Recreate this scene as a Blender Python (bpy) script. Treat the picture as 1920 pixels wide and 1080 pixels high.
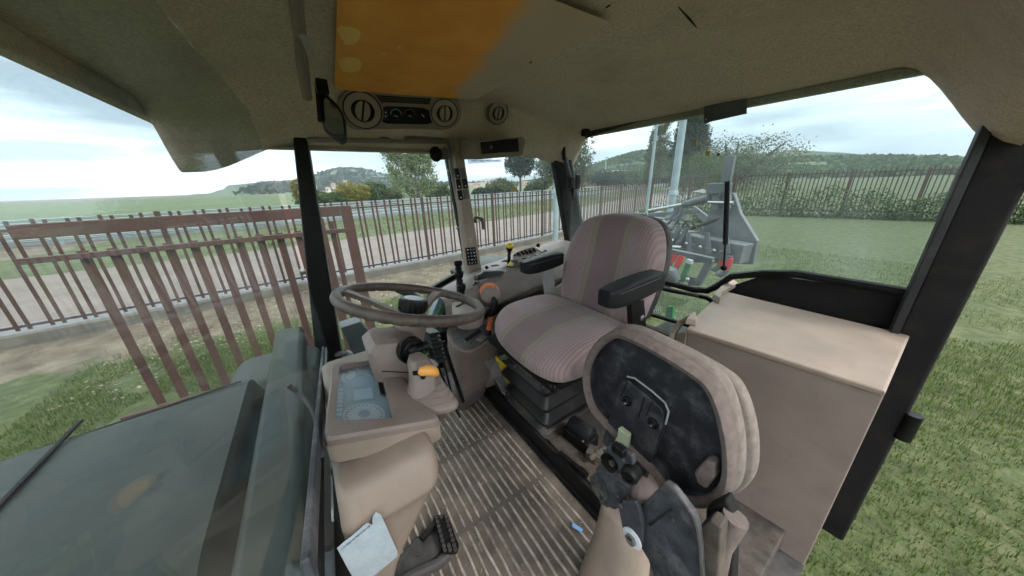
import bpy, bmesh, math, random
from mathutils import Vector, Matrix, noise
random.seed(7)
R = math.radians
sc = bpy.context.scene
for o in list(bpy.data.objects): bpy.data.objects.remove(o)
# ------------------------------------------------------------------ camera
# world: X = across the cab (left door -> right side), -Y = towards the rear, Z up, cab floor at z=0
F, PSI, PIT, ROLL, HC = 554.0, R(33.5), R(19.4), R(1.9), 1.15
dv = Vector((math.cos(PSI)*math.cos(PIT), -math.sin(PSI)*math.cos(PIT), -math.sin(PIT)))
r0 = Vector((-math.sin(PSI), -math.cos(PSI), 0)); u0 = r0.cross(dv)
rv = r0*math.cos(ROLL) - u0*math.sin(ROLL); uv = u0*math.cos(ROLL) + r0*math.sin(ROLL)
CAM = Vector((0, 0, HC))
cd = bpy.data.cameras.new('camera'); cam = bpy.data.objects.new('camera', cd)
sc.collection.objects.link(cam); sc.camera = cam
cam.matrix_world = Matrix(((rv.x, uv.x, -dv.x, CAM.x), (rv.y, uv.y, -dv.y, CAM.y), (rv.z, uv.z, -dv.z, CAM.z), (0, 0, 0, 1)))
cd.sensor_width = 36; cd.lens = 36*F/1920; cd.clip_start = 0.02; cd.clip_end = 20000
sc.render.resolution_x = 1024; sc.render.resolution_y = 576
# survey helpers: where a sight line meets the plane x=v / y=v / z=v (real 3-D positions of measured points)
def ray(px, py): return dv + rv*((px-960)/F) - uv*((py-540)/F)
def on(px, py, i, v):
    q = ray(px, py); return CAM + q*((v-CAM[i])/q[i])
def PX(px, py, v): return on(px, py, 0, v)
def PY(px, py, v): return on(px, py, 1, v)
def PZ(px, py, v): return on(px, py, 2, v)
# ------------------------------------------------------------------ world / light
SUN_EL, SUN_AZ = 48, 250
w = bpy.data.worlds.new('World'); sc.world = w; w.use_nodes = True
nt = w.node_tree; N = nt.nodes; L = nt.links; N.clear()
out = N.new('ShaderNodeOutputWorld'); bg = N.new('ShaderNodeBackground'); L.new(bg.outputs[0], out.inputs[0])
sky = N.new('ShaderNodeTexSky'); sky.sky_type = 'NISHITA'; sky.sun_disc = False
sky.sun_elevation = R(SUN_EL); sky.sun_rotation = R(SUN_AZ); sky.dust_density = 2.0
tc = N.new('ShaderNodeTexCoord'); mp = N.new('ShaderNodeMapping'); mp.inputs['Scale'].default_value = (1.0, 1.0, 6.5)
mp.inputs['Location'].default_value = (3.2, 1.3, 0.25)
n1 = N.new('ShaderNodeTexNoise'); n1.inputs['Scale'].default_value = 1.7; n1.inputs['Detail'].default_value = 6; n1.inputs['Roughness'].default_value = .52
cr = N.new('ShaderNodeValToRGB'); e = cr.color_ramp.elements
e[0].position = .37; e[0].color = (2.5, 3.2, 3.9, 1); e[1].position = .585; e[1].color = (25.0, 24.6, 24.0, 1)
em = cr.color_ramp.elements.new(.50); em.color = (9.0, 10.0, 10.8, 1)
mx = N.new('ShaderNodeMix'); mx.data_type = 'RGBA'; mx.inputs[0].default_value = .88
L.new(tc.outputs['Generated'], mp.inputs[0]); L.new(mp.outputs[0], n1.inputs[0]); L.new(n1.outputs[0], cr.inputs[0])
L.new(sky.outputs[0], mx.inputs[6]); L.new(cr.outputs[0], mx.inputs[7]); L.new(mx.outputs[2], bg.inputs[0])
bg.inputs[1].default_value = .1
sd = bpy.data.lights.new('sun', 'SUN'); sun = bpy.data.objects.new('sun', sd); sc.collection.objects.link(sun)
sd.energy = 1.0; sd.angle = R(14); sd.color = (1, .96, .9)
az = R(SUN_AZ)
sun.rotation_euler = (Vector((math.sin(az)*math.cos(R(SUN_EL)), math.cos(az)*math.cos(R(SUN_EL)), math.sin(R(SUN_EL))))).to_track_quat('Z', 'Y').to_euler()
vs = sc.view_settings; vs.view_transform = 'Standard'; vs.look = 'None'; vs.exposure = 1.22; vs.gamma = 1
sc.cycles.max_bounces = 8; sc.cycles.diffuse_bounces = 6; sc.cycles.transparent_max_bounces = 16

# ------------------------------------------------------------------ materials
MATS = {}
def mat(name, col, rough=.6, metal=0, var=.12, vs_=9, bump=.0, bs=200, dirt=None, dirt_s=6, dirt_a=.5, spec=.5, detail=4):
    m = bpy.data.materials.new(name); m.use_nodes = True; t = m.node_tree; n = t.nodes; l = t.links
    b = n['Principled BSDF']; b.inputs['Roughness'].default_value = rough; b.inputs['Metallic'].default_value = metal
    b.inputs['Specular IOR Level'].default_value = spec
    g = n.new('ShaderNodeNewGeometry'); nz = n.new('ShaderNodeTexNoise'); nz.inputs['Scale'].default_value = vs_; nz.inputs['Detail'].default_value = detail
    l.new(g.outputs['Position'], nz.inputs[0])
    r = n.new('ShaderNodeValToRGB'); r.color_ramp.elements[0].position = .3; r.color_ramp.elements[1].position = .7
    r.color_ramp.elements[0].color = tuple(c*(1-var) for c in col)+(1,); r.color_ramp.elements[1].color = tuple(min(1, c*(1+var)) for c in col)+(1,)
    l.new(nz.outputs[0], r.inputs[0]); last = r.outputs[0]
    if dirt:
        n2 = n.new('ShaderNodeTexNoise'); n2.inputs['Scale'].default_value = dirt_s; n2.inputs['Detail'].default_value = 8; n2.inputs['Roughness'].default_value = .7
        l.new(g.outputs['Position'], n2.inputs[0])
        r2 = n.new('ShaderNodeMapRange'); r2.inputs[1].default_value = .5; r2.inputs[2].default_value = .68; r2.inputs[4].default_value = dirt_a
        l.new(n2.outputs[0], r2.inputs[0]); q = n.new('ShaderNodeMix'); q.data_type = 'RGBA'
        l.new(r2.outputs[0], q.inputs[0]); l.new(last, q.inputs[6]); q.inputs[7].default_value = tuple(dirt)+(1,); last = q.outputs[2]
    l.new(last, b.inputs['Base Color'])
    mr = n.new('ShaderNodeMapRange'); mr.inputs[3].default_value = max(.05, rough-.1); mr.inputs[4].default_value = min(1, rough+.12)
    l.new(nz.outputs[0], mr.inputs[0]); l.new(mr.outputs[0], b.inputs['Roughness'])
    if bump:
        n3 = n.new('ShaderNodeTexNoise'); n3.inputs['Scale'].default_value = bs; n3.inputs['Detail'].default_value = 2
        l.new(g.outputs['Position'], n3.inputs[0]); bp = n.new('ShaderNodeBump'); bp.inputs['Strength'].default_value = bump; bp.inputs['Distance'].default_value = .002
        l.new(n3.outputs[0], bp.inputs['Height']); l.new(bp.outputs[0], b.inputs['Normal'])
    MATS[name] = m; return m
M = MATS
mat('beige', (.215, .165, .134), .5, bump=.25, bs=900, dirt=(.165, .128, .105), dirt_s=11, dirt_a=.45)
mat('beige_light', (.295, .232, .186), .5, bump=.2, bs=900, dirt=(.235, .185, .15), dirt_s=13, dirt_a=.45)
mat('mauve', (.225, .172, .150), .5, bump=.25, bs=800, dirt=(.185, .145, .125), dirt_s=15, dirt_a=.5)
mat('mauve_dark', (.12, .10, .09), .6, bump=.2, bs=500, dirt=(.2, .17, .14), dirt_s=5, dirt_a=.4)
mat('console_grey', (.205, .170, .155), .5, bump=.25, bs=800, dirt=(.28, .25, .22), dirt_s=9, dirt_a=.3)
mat('plate_grey', (.10, .095, .092), .5, bump=.2, bs=700, dirt=(.2, .18, .16), dirt_s=12, dirt_a=.4)
mat('black', (.006, .006, .006), .40, var=.3, bump=.15, bs=500, dirt=(.035, .031, .027), dirt_s=14, dirt_a=.35, spec=.2)
mat('black_matt', (.014, .013, .013), .75, var=.3, bump=.2, bs=300, dirt=(.04, .033, .027), dirt_s=10, dirt_a=.5, spec=.2)
mat('rubber', (.010, .010, .011), .5, var=.3, bump=.2, bs=260, dirt=(.05, .047, .044), dirt_s=8, dirt_a=.5)
mat('leather', (.008, .009, .010), .45, var=.2, bump=.5, bs=420, spec=.25)
mat('seat_pan', (.017, .018, .023), .55, var=.35, vs_=22, bump=.35, bs=160, dirt=(.115, .11, .108), dirt_s=22, dirt_a=.5)
mat('blue_metal', (.033, .036, .044), .62, var=.5, vs_=30, bump=.5, bs=220, dirt=(.17, .16, .16), dirt_s=12, dirt_a=.7)
mat('wheel_rim', (.078, .054, .043), .5, var=.35, vs_=30, bump=.4, bs=220, dirt=(.17, .135, .11), dirt_s=14, dirt_a=.6)
mat('spoke', (.13, .095, .08), .5, var=.2, bump=.2, bs=400, dirt=(.2, .16, .13), dirt_s=14, dirt_a=.4)
mat('mat_base', (.105, .088, .074), .75, var=.4, vs_=10, bump=.6, bs=120, dirt=(.21, .175, .14), dirt_s=6, dirt_a=.8)
mat('mat_ridge', (.36, .31, .26), .8, var=.45, vs_=30, bump=.7, bs=150, dirt=(.18, .15, .125), dirt_s=13, dirt_a=.6)
mat('rust', (.062, .050, .042), .8, var=.4, vs_=30, bump=.8, bs=120, dirt=(.125, .10, .078), dirt_s=9, dirt_a=.7)
mat('dusty_metal', (.045, .043, .042), .65, var=.4, vs_=20, bump=.4, bs=150, dirt=(.15, .135, .12), dirt_s=8, dirt_a=.7)
mat('steel', (.45, .45, .45), .3, 1, var=.2)
mat('orange', (.75, .19, .07), .45, var=.08)
mat('amber', (.85, .38, .08), .4, var=.08)
mat('yellow', (.72, .52, .02), .35, var=.06)
mat('pale_green', (.42, .47, .33), .5, var=.1)
mat('green_plastic', (.10, .14, .08), .5, var=.2)
mat('tractor_green', (.016, .17, .045), .3, var=.1, dirt=(.1, .13, .09), dirt_s=9, dirt_a=.3)
mat('dark_green', (.014, .022, .016), .45, var=.25, dirt=(.05, .055, .045), dirt_s=9, dirt_a=.5, spec=.25)
mat('white_print', (.62, .62, .60), .6, var=.05)
mat('grey_seal', (.30, .30, .29), .6, var=.1)
mat('ply', (.34, .22, .13), .7, var=.3)
mat('paper', (.30, .35, .39), .85, var=.12, vs_=18, bump=.5, bs=120, dirt=(.40, .44, .47), dirt_s=14, dirt_a=.5)
mat('lcd', (.62, .72, .76), .4, var=.08)
mat('bezel_blue', (.27, .33, .36), .5, var=.3, vs_=8)
mat('trim_cloth', (.155, .12, .108), .9, var=.2, vs_=60, bump=.8, bs=900)
mat('cloth_top', (.215, .178, .155), .95, var=.2, vs_=60, bump=.8, bs=900)
mat('clear_white', (.6, .62, .65), .3, var=.1)
mat('printed_yellow', (.62, .46, .02), .45, var=.1)
mat('blue_tape', (.2, .4, .7), .5)
mat('red_paint', (.55, .02, .03), .35, var=.1)
mat('implement_grey', (.10, .108, .116), .45, var=.12, vs_=5, dirt=(.2, .2, .19), dirt_s=5, dirt_a=.4)
mat('dark_grey', (.07, .078, .085), .5, var=.2, dirt=(.2, .2, .19), dirt_s=6, dirt_a=.3)
mat('fence_brown', (.050, .021, .015), .7, var=.25, vs_=6, dirt=(.07, .038, .025), dirt_s=4, dirt_a=.5)
mat('gate_brown', (.062, .023, .018), .65, var=.2, vs_=6, dirt=(.088, .042, .032), dirt_s=4, dirt_a=.4)
mat('galv', (.28, .34, .37), .5, .3, var=.15, vs_=3)
mat('concrete', (.115, .10, .085), .9, var=.25, vs_=3, bump=.5, bs=30, dirt=(.08, .075, .06), dirt_s=2.5, dirt_a=.6)
mat('path', (.175, .140, .126), .95, var=.16, vs_=1.5, dirt=(.15, .13, .12), dirt_s=.8, dirt_a=.5)
mat('pavement', (.165, .165, .178), .9, var=.12, vs_=1.2, dirt=(.26, .25, .25), dirt_s=1.5, dirt_a=.5)
mat('asphalt', (.075, .078, .082), .9, var=.2, vs_=2)
mat('rail_white', (.27, .30, .31), .5, var=.1, vs_=1)
mat('bark', (.085, .065, .05), .9, var=.4, vs_=4)
mat('wall_pink', (.50, .36, .29), .9, var=.2, vs_=.2)
mat('wall_cream', (.60, .55, .46), .9, var=.1, vs_=.2)
mat('brick', (.26, .105, .08), .9, var=.15, vs_=.5)
mat('roof_tile', (.33, .15, .10), .9, var=.2, vs_=.3)
mat('roof_white', (.62, .62, .60), .8, var=.1)
mat('window_dark', (.05, .06, .07), .3)
mat('silver_hub', (.50, .54, .57), .4, .1, var=.15)
mat('red_flap', (.45, .12, .12), .6)
mat('exhaust', (.02, .022, .022), .5, var=.3)

def glass(name, tint, dust, rough=0.0, dcol=(.8, .85, .86)):
    m = bpy.data.materials.new(name); m.use_nodes = True; t = m.node_tree; n = t.nodes; l = t.links; n.clear()
    o = n.new('ShaderNodeOutputMaterial'); tr = n.new('ShaderNodeBsdfTransparent'); tr.inputs[0].default_value = tint+(1,)
    gl = n.new('ShaderNodeBsdfGlossy'); gl.inputs['Roughness'].default_value = rough
    fr = n.new('ShaderNodeFresnel'); fr.inputs[0].default_value = 1.22
    ml = n.new('ShaderNodeMath'); ml.operation = 'MINIMUM'; ml.inputs[1].default_value = .10
    m1 = n.new('ShaderNodeMixShader'); l.new(fr.outputs[0], ml.inputs[0]); l.new(ml.outputs[0], m1.inputs[0]); l.new(tr.outputs[0], m1.inputs[1]); l.new(gl.outputs[0], m1.inputs[2])
    df = n.new('ShaderNodeBsdfTranslucent'); df.inputs[0].default_value = dcol+(1,); d2 = n.new('ShaderNodeBsdfDiffuse'); d2.inputs[0].default_value = dcol+(1,)
    md = n.new('ShaderNodeMixShader'); md.inputs[0].default_value = .5; l.new(df.outputs[0], md.inputs[1]); l.new(d2.outputs[0], md.inputs[2])
    g = n.new('ShaderNodeNewGeometry'); nz = n.new('ShaderNodeTexNoise'); nz.inputs['Scale'].default_value = 5; nz.inputs['Detail'].default_value = 8
    l.new(g.outputs['Position'], nz.inputs[0]); mr = n.new('ShaderNodeMapRange'); mr.inputs[1].default_value = .35; mr.inputs[2].default_value = .7
    mr.inputs[3].default_value = dust*.5; mr.inputs[4].default_value = dust*1.5; l.new(nz.outputs[0], mr.inputs[0])
    m2 = n.new('ShaderNodeMixShader'); l.new(mr.outputs[0], m2.inputs[0]); l.new(m1.outputs[0], m2.inputs[1]); l.new(md.outputs[0], m2.inputs[2])
    l.new(m2.outputs[0], o.inputs[0]); M[name] = m; return m
glass('glass_side', (.90, .95, .94), .012)
glass('glass_rear', (.84, .90, .89), .05)
glass('glass_tint', (.16, .18, .17), .12)
glass('glass_lens', (.92, .96, .98), .20, .3, (.62, .72, .80))
glass('plastic_bag', (.85, .87, .92), .25, .2)

def fabric_mat(name, ribaxis_len=.0115):
    """mauve corduroy with a smooth darker middle band between two green-beige stripes (woven along x)"""
    m = bpy.data.materials.new(name); m.use_nodes = True; t = m.node_tree; n = t.nodes; l = t.links; b = n['Principled BSDF']
    b.inputs['Roughness'].default_value = .95; b.inputs['Sheen Weight'].default_value = .25
    g = n.new('ShaderNodeNewGeometry'); sx = n.new('ShaderNodeSeparateXYZ'); l.new(g.outputs['Position'], sx.inputs[0])
    def mth(op, a, b_=None, c=None):
        q = n.new('ShaderNodeMath'); q.operation = op
        for i, v in enumerate((a, b_, c)):
            if v is None: continue
            if isinstance(v, (int, float)): q.inputs[i].default_value = v
            else: l.new(v, q.inputs[i])
        return q.outputs[0]
    d = mth('ABSOLUTE', mth('SUBTRACT', sx.outputs[0], .79))
    band = mth('LESS_THAN', d, .066); strp = mth('MULTIPLY', mth('GREATER_THAN', d, .066), mth('LESS_THAN', d, .092))
    edge = mth('MULTIPLY', strp, mth('GREATER_THAN', mth('SINE', mth('MULTIPLY', d, 2*math.pi/.0085)), .75))
    s = mth('SINE', mth('MULTIPLY', sx.outputs[0], 2*math.pi/ribaxis_len)); rib = mth('MULTIPLY_ADD', s, .5, .5)
    rib2 = mth('POWER', rib, .7)
    nz = n.new('ShaderNodeTexNoise'); nz.inputs['Scale'].default_value = 7; nz.inputs['Detail'].default_value = 6; l.new(g.outputs['Position'], nz.inputs[0])
    def mix(f, a, b_):
        q = n.new('ShaderNodeMix'); q.data_type = 'RGBA'
        l.new(f, q.inputs[0])
        for i, v in ((6, a), (7, b_)):
            if isinstance(v, tuple): q.inputs[i].default_value = v+(1,)
            else: l.new(v, q.inputs[i])
        return q.outputs[2]
    c = mix(rib2, (.26, .180, .184), (.35, .252, .256))
    c = mix(band, c, (.215, .146, .150)); c = mix(strp, c, (.25, .21, .16)); c = mix(edge, c, (.27, .25, .165))
    f = n.new('ShaderNodeMapRange'); f.inputs[1].default_value = .45; f.inputs[2].default_value = .72; f.inputs[4].default_value = .38; l.new(nz.outputs[0], f.inputs[0])
    c = mix(f.outputs[0], c, (.19, .135, .125)); l.new(c, b.inputs['Base Color'])
    n4 = n.new('ShaderNodeTexNoise'); n4.inputs['Scale'].default_value = 700; l.new(g.outputs['Position'], n4.inputs[0])
    h = mth('ADD', mth('MULTIPLY', mth('MULTIPLY', rib, mth('GREATER_THAN', d, .092)), 1.0), mth('MULTIPLY', n4.outputs[0], .5))
    bp = n.new('ShaderNodeBump'); bp.inputs['Strength'].default_value = .45; bp.inputs['Distance'].default_value = .003; l.new(h, bp.inputs['Height']); l.new(bp.outputs[0], b.inputs['Normal'])
    M[name] = m
fabric_mat('seat_fabric')

def liner_mat():
    m = mat('headliner', (.57, .455, .375), .95, var=.22, vs_=150, bump=.9, bs=500, dirt=(.37, .285, .215), dirt_s=2.6, dirt_a=.6)
    m = mat('roof_panel', (.56, .43, .34), .95, var=.1, vs_=3, bump=.7, bs=700)
    t = m.node_tree; n = t.nodes; l = t.links; b = n['Principled BSDF']; src = b.inputs['Base Color'].links[0].from_socket
    g = n.new('ShaderNodeNewGeometry'); sx = n.new('ShaderNodeSeparateXYZ'); l.new(g.outputs['Position'], sx.inputs[0])
    nz = n.new('ShaderNodeTexNoise'); nz.inputs['Scale'].default_value = 9; nz.inputs['Detail'].default_value = 5; l.new(g.outputs['Position'], nz.inputs[0])
    # old water stain: orange over the front part of the cloth, fading along a wavy diagonal edge
    def mth(op, a, b_):
        q = n.new('ShaderNodeMath'); q.operation = op
        for i, v in enumerate((a, b_)):
            if isinstance(v, (int, float)): q.inputs[i].default_value = v
            else: l.new(v, q.inputs[i])
        return q.outputs[0]
    A = PZ(862, 182, 1.496); B = PZ(1005, 0, 1.496); nn = Vector((-(B-A).y, (B-A).x)).normalized()
    if nn.y < 0: nn = -nn
    s = mth('ADD', mth('MULTIPLY', sx.outputs[0], nn.x), mth('MULTIPLY', sx.outputs[1], nn.y))
    s = mth('SUBTRACT', s, nn.x*A.x+nn.y*A.y); s = mth('ADD', s, mth('MULTIPLY', mth('SUBTRACT', nz.outputs[0], .5), .09))
    mr = n.new('ShaderNodeMapRange'); mr.interpolation_type = 'SMOOTHSTEP'; mr.inputs[1].default_value = -.02; mr.inputs[2].default_value = .055; l.new(s, mr.inputs[0])
    q = n.new('ShaderNodeMix'); q.data_type = 'RGBA'; l.new(mr.outputs[0], q.inputs[0]); l.new(src, q.inputs[6])
    r = n.new('ShaderNodeValToRGB'); r.color_ramp.elements[0].position = .3; r.color_ramp.elements[0].color = (.80, .31, .060, 1)
    r.color_ramp.elements[1].position = .7; r.color_ramp.elements[1].color = (.92, .40, .085, 1); l.new(nz.outputs[0], r.inputs[0]); l.new(r.outputs[0], q.inputs[7]); last = q.outputs[2]
    for c, rx, ry in (((.93, -.174), .054, .024), ((1.125, -.198), .068, .031), ((1.39, -.262), .016, .020), ((1.37, -.52), .012, .014), ((.93, -.29), .007, .004), ((.99, -.265), .006, .004)):
        mpg = n.new('ShaderNodeMapping'); mpg.vector_type = 'POINT'; mpg.inputs['Location'].default_value = (-c[0]/rx, -c[1]/ry, 0); mpg.inputs['Scale'].default_value = (1/rx, 1/ry, 0); l.new(g.outputs['Position'], mpg.inputs[0])
        vm = n.new('ShaderNodeVectorMath'); vm.operation = 'LENGTH'; l.new(mpg.outputs[0], vm.inputs[0])
        n5 = n.new('ShaderNodeTexNoise'); n5.inputs['Scale'].default_value = 45; n5.inputs['Detail'].default_value = 4; l.new(g.outputs['Position'], n5.inputs[0])
        dd = mth('ADD', vm.outputs['Value'], mth('MULTIPLY', mth('SUBTRACT', n5.outputs[0], .5), .5))
        m3 = n.new('ShaderNodeMapRange'); m3.inputs[1].default_value = 1.0; m3.inputs[2].default_value = .88; m3.inputs[4].default_value = .8; l.new(dd, m3.inputs[0])
        q = n.new('ShaderNodeMix'); q.data_type = 'RGBA'; l.new(m3.outputs[0], q.inputs[0]); l.new(last, q.inputs[6]); q.inputs[7].default_value = (.92, .60, .20, 1); last = q.outputs[2]
    l.new(last, b.inputs['Base Color'])
liner_mat()

def leaf_mat(name, a, b_, c):
    m = bpy.data.materials.new(name); m.use_nodes = True; t = m.node_tree; n = t.nodes; l = t.links; b = n['Principled BSDF']
    g = n.new('ShaderNodeNewGeometry'); r = n.new('ShaderNodeValToRGB'); e = r.color_ramp.elements
    e[0].color = a+(1,); e[1].color = c+(1,); x = e.new(.5); x.color = b_+(1,); l.new(g.outputs['Random Per Island'], r.inputs[0])
    l.new(r.outputs[0], b.inputs['Base Color']); b.inputs['Roughness'].default_value = .7; b.inputs['Specular IOR Level'].default_value = .2
    tr = n.new('ShaderNodeBsdfTranslucent'); l.new(r.outputs[0], tr.inputs[0]); mx = n.new('ShaderNodeMixShader'); mx.inputs[0].default_value = .3
    l.new(b.outputs[0], mx.inputs[1]); l.new(tr.outputs[0], mx.inputs[2]); l.new(mx.outputs[0], n['Material Output'].inputs[0]); M[name] = m
leaf_mat('leaf_poplar', (.11, .15, .05), (.19, .24, .10), (.32, .36, .20))
leaf_mat('leaf_green', (.035, .065, .022), (.06, .10, .033), (.10, .14, .05))
leaf_mat('leaf_yellow', (.13, .13, .022), (.20, .18, .03), (.28, .22, .035))
leaf_mat('leaf_dark', (.022, .040, .026), (.036, .056, .034), (.055, .08, .045))
leaf_mat('leaf_mid', (.06, .085, .04), (.095, .12, .055), (.14, .16, .08))
leaf_mat('grass_blade', (.045, .085, .015), (.08, .13, .025), (.20, .19, .09))
leaf_mat('verge_leaf', (.06, .085, .025), (.095, .12, .04), (.16, .15, .075))
leaf_mat('straw', (.25, .2, .13), (.32, .27, .18), (.4, .34, .24))

# ------------------------------------------------------------------ mesh building
class MB:
    def __init__(s): s.v = []; s.f = []
    def add(s, vs, fs):
        k = len(s.v); s.v += [Vector(p) for p in vs]; s.f += [tuple(i+k for i in f) for f in fs]; return s
    def box(s, c, d, rz=0, rx=0, ry=0, taper=1):
        m = Matrix.Rotation(rz, 3, 'Z') @ Matrix.Rotation(ry, 3, 'Y') @ Matrix.Rotation(rx, 3, 'X'); vs = []
        for z in (-1, 1):
            for x, y in ((-1, -1), (1, -1), (1, 1), (-1, 1)):
                k = taper if z > 0 else 1
                vs.append(Vector(c) + m @ Vector((x*d[0]/2*k, y*d[1]/2*k, z*d[2]/2)))
        return s.add(vs, [(0, 3, 2, 1), (4, 5, 6, 7), (0, 1, 5, 4), (1, 2, 6, 5), (2, 3, 7, 6), (3, 0, 4, 7)])
    def bar(s, a, b, w, h=None, up=(0, 0, 1)):
        a = Vector(a); b = Vector(b); h = h or w; d = (b-a).normalized(); x = d.cross(Vector(up))
        if x.length < 1e-3: x = d.cross(Vector((1, 0, 0)))
        x.normalize(); y = x.cross(d)
        vs = [p + x*w/2*i + y*h/2*j for p in (a, b) for i, j in ((-1, -1), (1, -1), (1, 1), (-1, 1))]
        return s.add(vs, [(0, 3, 2, 1), (4, 5, 6, 7), (0, 1, 5, 4), (1, 2, 6, 5), (2, 3, 7, 6), (3, 0, 4, 7)])
    def tube(s, pts, r, n=10, closed=False, cap=True):
        pts = [Vector(p) for p in pts]; m = len(pts); rs = r if isinstance(r, (list, tuple)) else [r]*m
        k = len(s.v); prev = None
        for i, p in enumerate(pts):
            if closed: t = (pts[(i+1) % m]-pts[i-1]).normalized()
            else: t = (pts[min(i+1, m-1)]-pts[max(i-1, 0)]).normalized()
            if prev is None:
                x = t.cross(Vector((0, 0, 1)));
                if x.length < .1: x = t.cross(Vector((1, 0, 0)))
            else: x = prev - t*prev.dot(t)
            x.normalize(); prev = x; y = t.cross(x)
            for j in range(n):
                a = 2*math.pi*j/n; s.v.append(p + (x*math.cos(a)+y*math.sin(a))*rs[i])
        for i in range(m if closed else m-1):
            for j in range(n):
                a = k+i*n+j; b = k+i*n+(j+1) % n; i2 = (i+1) % m
                s.f.append((a, b, k+i2*n+(j+1) % n, k+i2*n+j))
        if cap and not closed:
            s.f.append(tuple(k+j for j in range(n))[::-1]); s.f.append(tuple(k+(m-1)*n+j for j in range(n)))
        return s
    def lathe(s, o, ax, prof, n=24, a0=0):
        """prof: list of (radius, height along ax)"""
        o = Vector(o); ax = Vector(ax).normalized(); x = ax.cross(Vector((0, 0, 1)))
        if x.length < .1: x = ax.cross(Vector((1, 0, 0)))
        x.normalize(); y = ax.cross(x); k = len(s.v); m = len(prof)
        for r, h in prof:
            for j in range(n):
                a = 2*math.pi*j/n+a0; s.v.append(o + ax*h + (x*math.cos(a)+y*math.sin(a))*max(r, 1e-5))
        for i in range(m-1):
            for j in range(n):
                s.f.append((k+i*n+j, k+i*n+(j+1) % n, k+(i+1)*n+(j+1) % n, k+(i+1)*n+j))
        s.f.append(tuple(k+j for j in range(n))[::-1]); s.f.append(tuple(k+(m-1)*n+j for j in range(n)))
        return s
    def prism(s, pts, ext):
        pts = [Vector(p) for p in pts]; ext = Vector(ext); n = len(pts)
        s.add(pts+[p+ext for p in pts], [tuple(range(n))[::-1], tuple(range(n, 2*n))]+[(i, (i+1) % n, n+(i+1) % n, n+i) for i in range(n)]); return s
    def loft(s, rings, cap0=True, cap1=True):
        n = len(rings[0]); k = len(s.v)
        for rg in rings: s.v += [Vector(p) for p in rg]
        for i in range(len(rings)-1):
            for j in range(n): s.f.append((k+i*n+j, k+i*n+(j+1) % n, k+(i+1)*n+(j+1) % n, k+(i+1)*n+j))
        if cap0: s.f.append(tuple(k+j for j in range(n))[::-1])
        if cap1: s.f.append(tuple(k+(len(rings)-1)*n+j for j in range(n)))
        return s
    def grid(s, fn, nu, nv):
        k = len(s.v)
        for i in range(nu+1):
            for j in range(nv+1): s.v.append(Vector(fn(i/nu, j/nv)))
        for i in range(nu):
            for j in range(nv):
                a = k+i*(nv+1)+j; s.f.append((a, a+1, a+nv+2, a+nv+1))
        return s
    def ball(s, c, r, n=12, m=8, sc_=(1, 1, 1)):
        k = len(s.v); c = Vector(c)
        for i in range(m+1):
            t = math.pi*i/m
            for j in range(n):
                a = 2*math.pi*j/n; s.v.append(c+Vector((r*sc_[0]*math.sin(t)*math.cos(a), r*sc_[1]*math.sin(t)*math.sin(a), r*sc_[2]*math.cos(t))))
        for i in range(m):
            for j in range(n): s.f.append((k+i*n+j, k+(i+1)*n+j, k+(i+1)*n+(j+1) % n, k+i*n+(j+1) % n))
        return s
    def build(s, name, m, parent=None, bevel=0, sub=0, sharp=35, seg=2, flat=False, recalc=True):
        me = bpy.data.meshes.new(name); off = ROOT.get(root_of(parent), Vector()) if parent else Vector()
        me.from_pydata([tuple(p-off) for p in s.v], [], s.f); me.materials.append(M[m] if isinstance(m, str) else m)
        if recalc:
            bm = bmesh.new(); bm.from_mesh(me); bmesh.ops.remove_doubles(bm, verts=bm.verts, dist=1e-6)
            bmesh.ops.recalc_face_normals(bm, faces=bm.faces); bm.to_mesh(me); bm.free()
        if not flat:
            me.shade_smooth()
            if not sub: me.set_sharp_from_angle(angle=R(sharp))
        o = bpy.data.objects.new(name, me); sc.collection.objects.link(o)
        if parent: o.parent = parent
        if bevel:
            b = o.modifiers.new('bevel', 'BEVEL'); b.width = bevel; b.segments = seg; b.limit_method = 'ANGLE'; b.angle_limit = R(30); b.harden_normals = True
        if sub:
            q = o.modifiers.new('sub', 'SUBSURF'); q.levels = sub; q.render_levels = sub
        return o
ROOT = {}
def root_of(o):
    while o is not None and o.parent: o = o.parent
    return o.name if o is not None else None
def tag(o, label, cat, group=None):
    o['label'] = label; o['category'] = cat
    if group: o['group'] = group
    return o
def thing(name, label, cat, loc, group=None):
    o = bpy.data.objects.new(name, None); sc.collection.objects.link(o); o.location = loc; o.empty_display_size = .05
    ROOT[o.name] = Vector(loc); return tag(o, label, cat, group)
def struct(o): o['kind'] = 'structure'; return o
def stuff(o, label, cat): o['kind'] = 'stuff'; return tag(o, label, cat)
def sm(a, b, x):
    t = max(0, min(1, (x-a)/(b-a))); return t*t*(3-2*t)
def rrect(w, h, r, n=5, cx=0, cy=0):
    out = []
    for sx, sy, a0 in ((1, 1, 0), (-1, 1, 90), (-1, -1, 180), (1, -1, 270)):
        for k in range(n+1):
            a = R(a0+90*k/n); out.append((cx+sx*(w/2-r)+r*math.cos(a), cy+sy*(h/2-r)+r*math.sin(a)))
    return out
def smooth_poly(pts, it=2):
    for _ in range(it):
        q = []
        for i in range(len(pts)):
            a = Vector(pts[i]); b = Vector(pts[(i+1) % len(pts)]); q += [a*.75+b*.25, a*.25+b*.75]
        pts = q
    return pts
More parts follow.
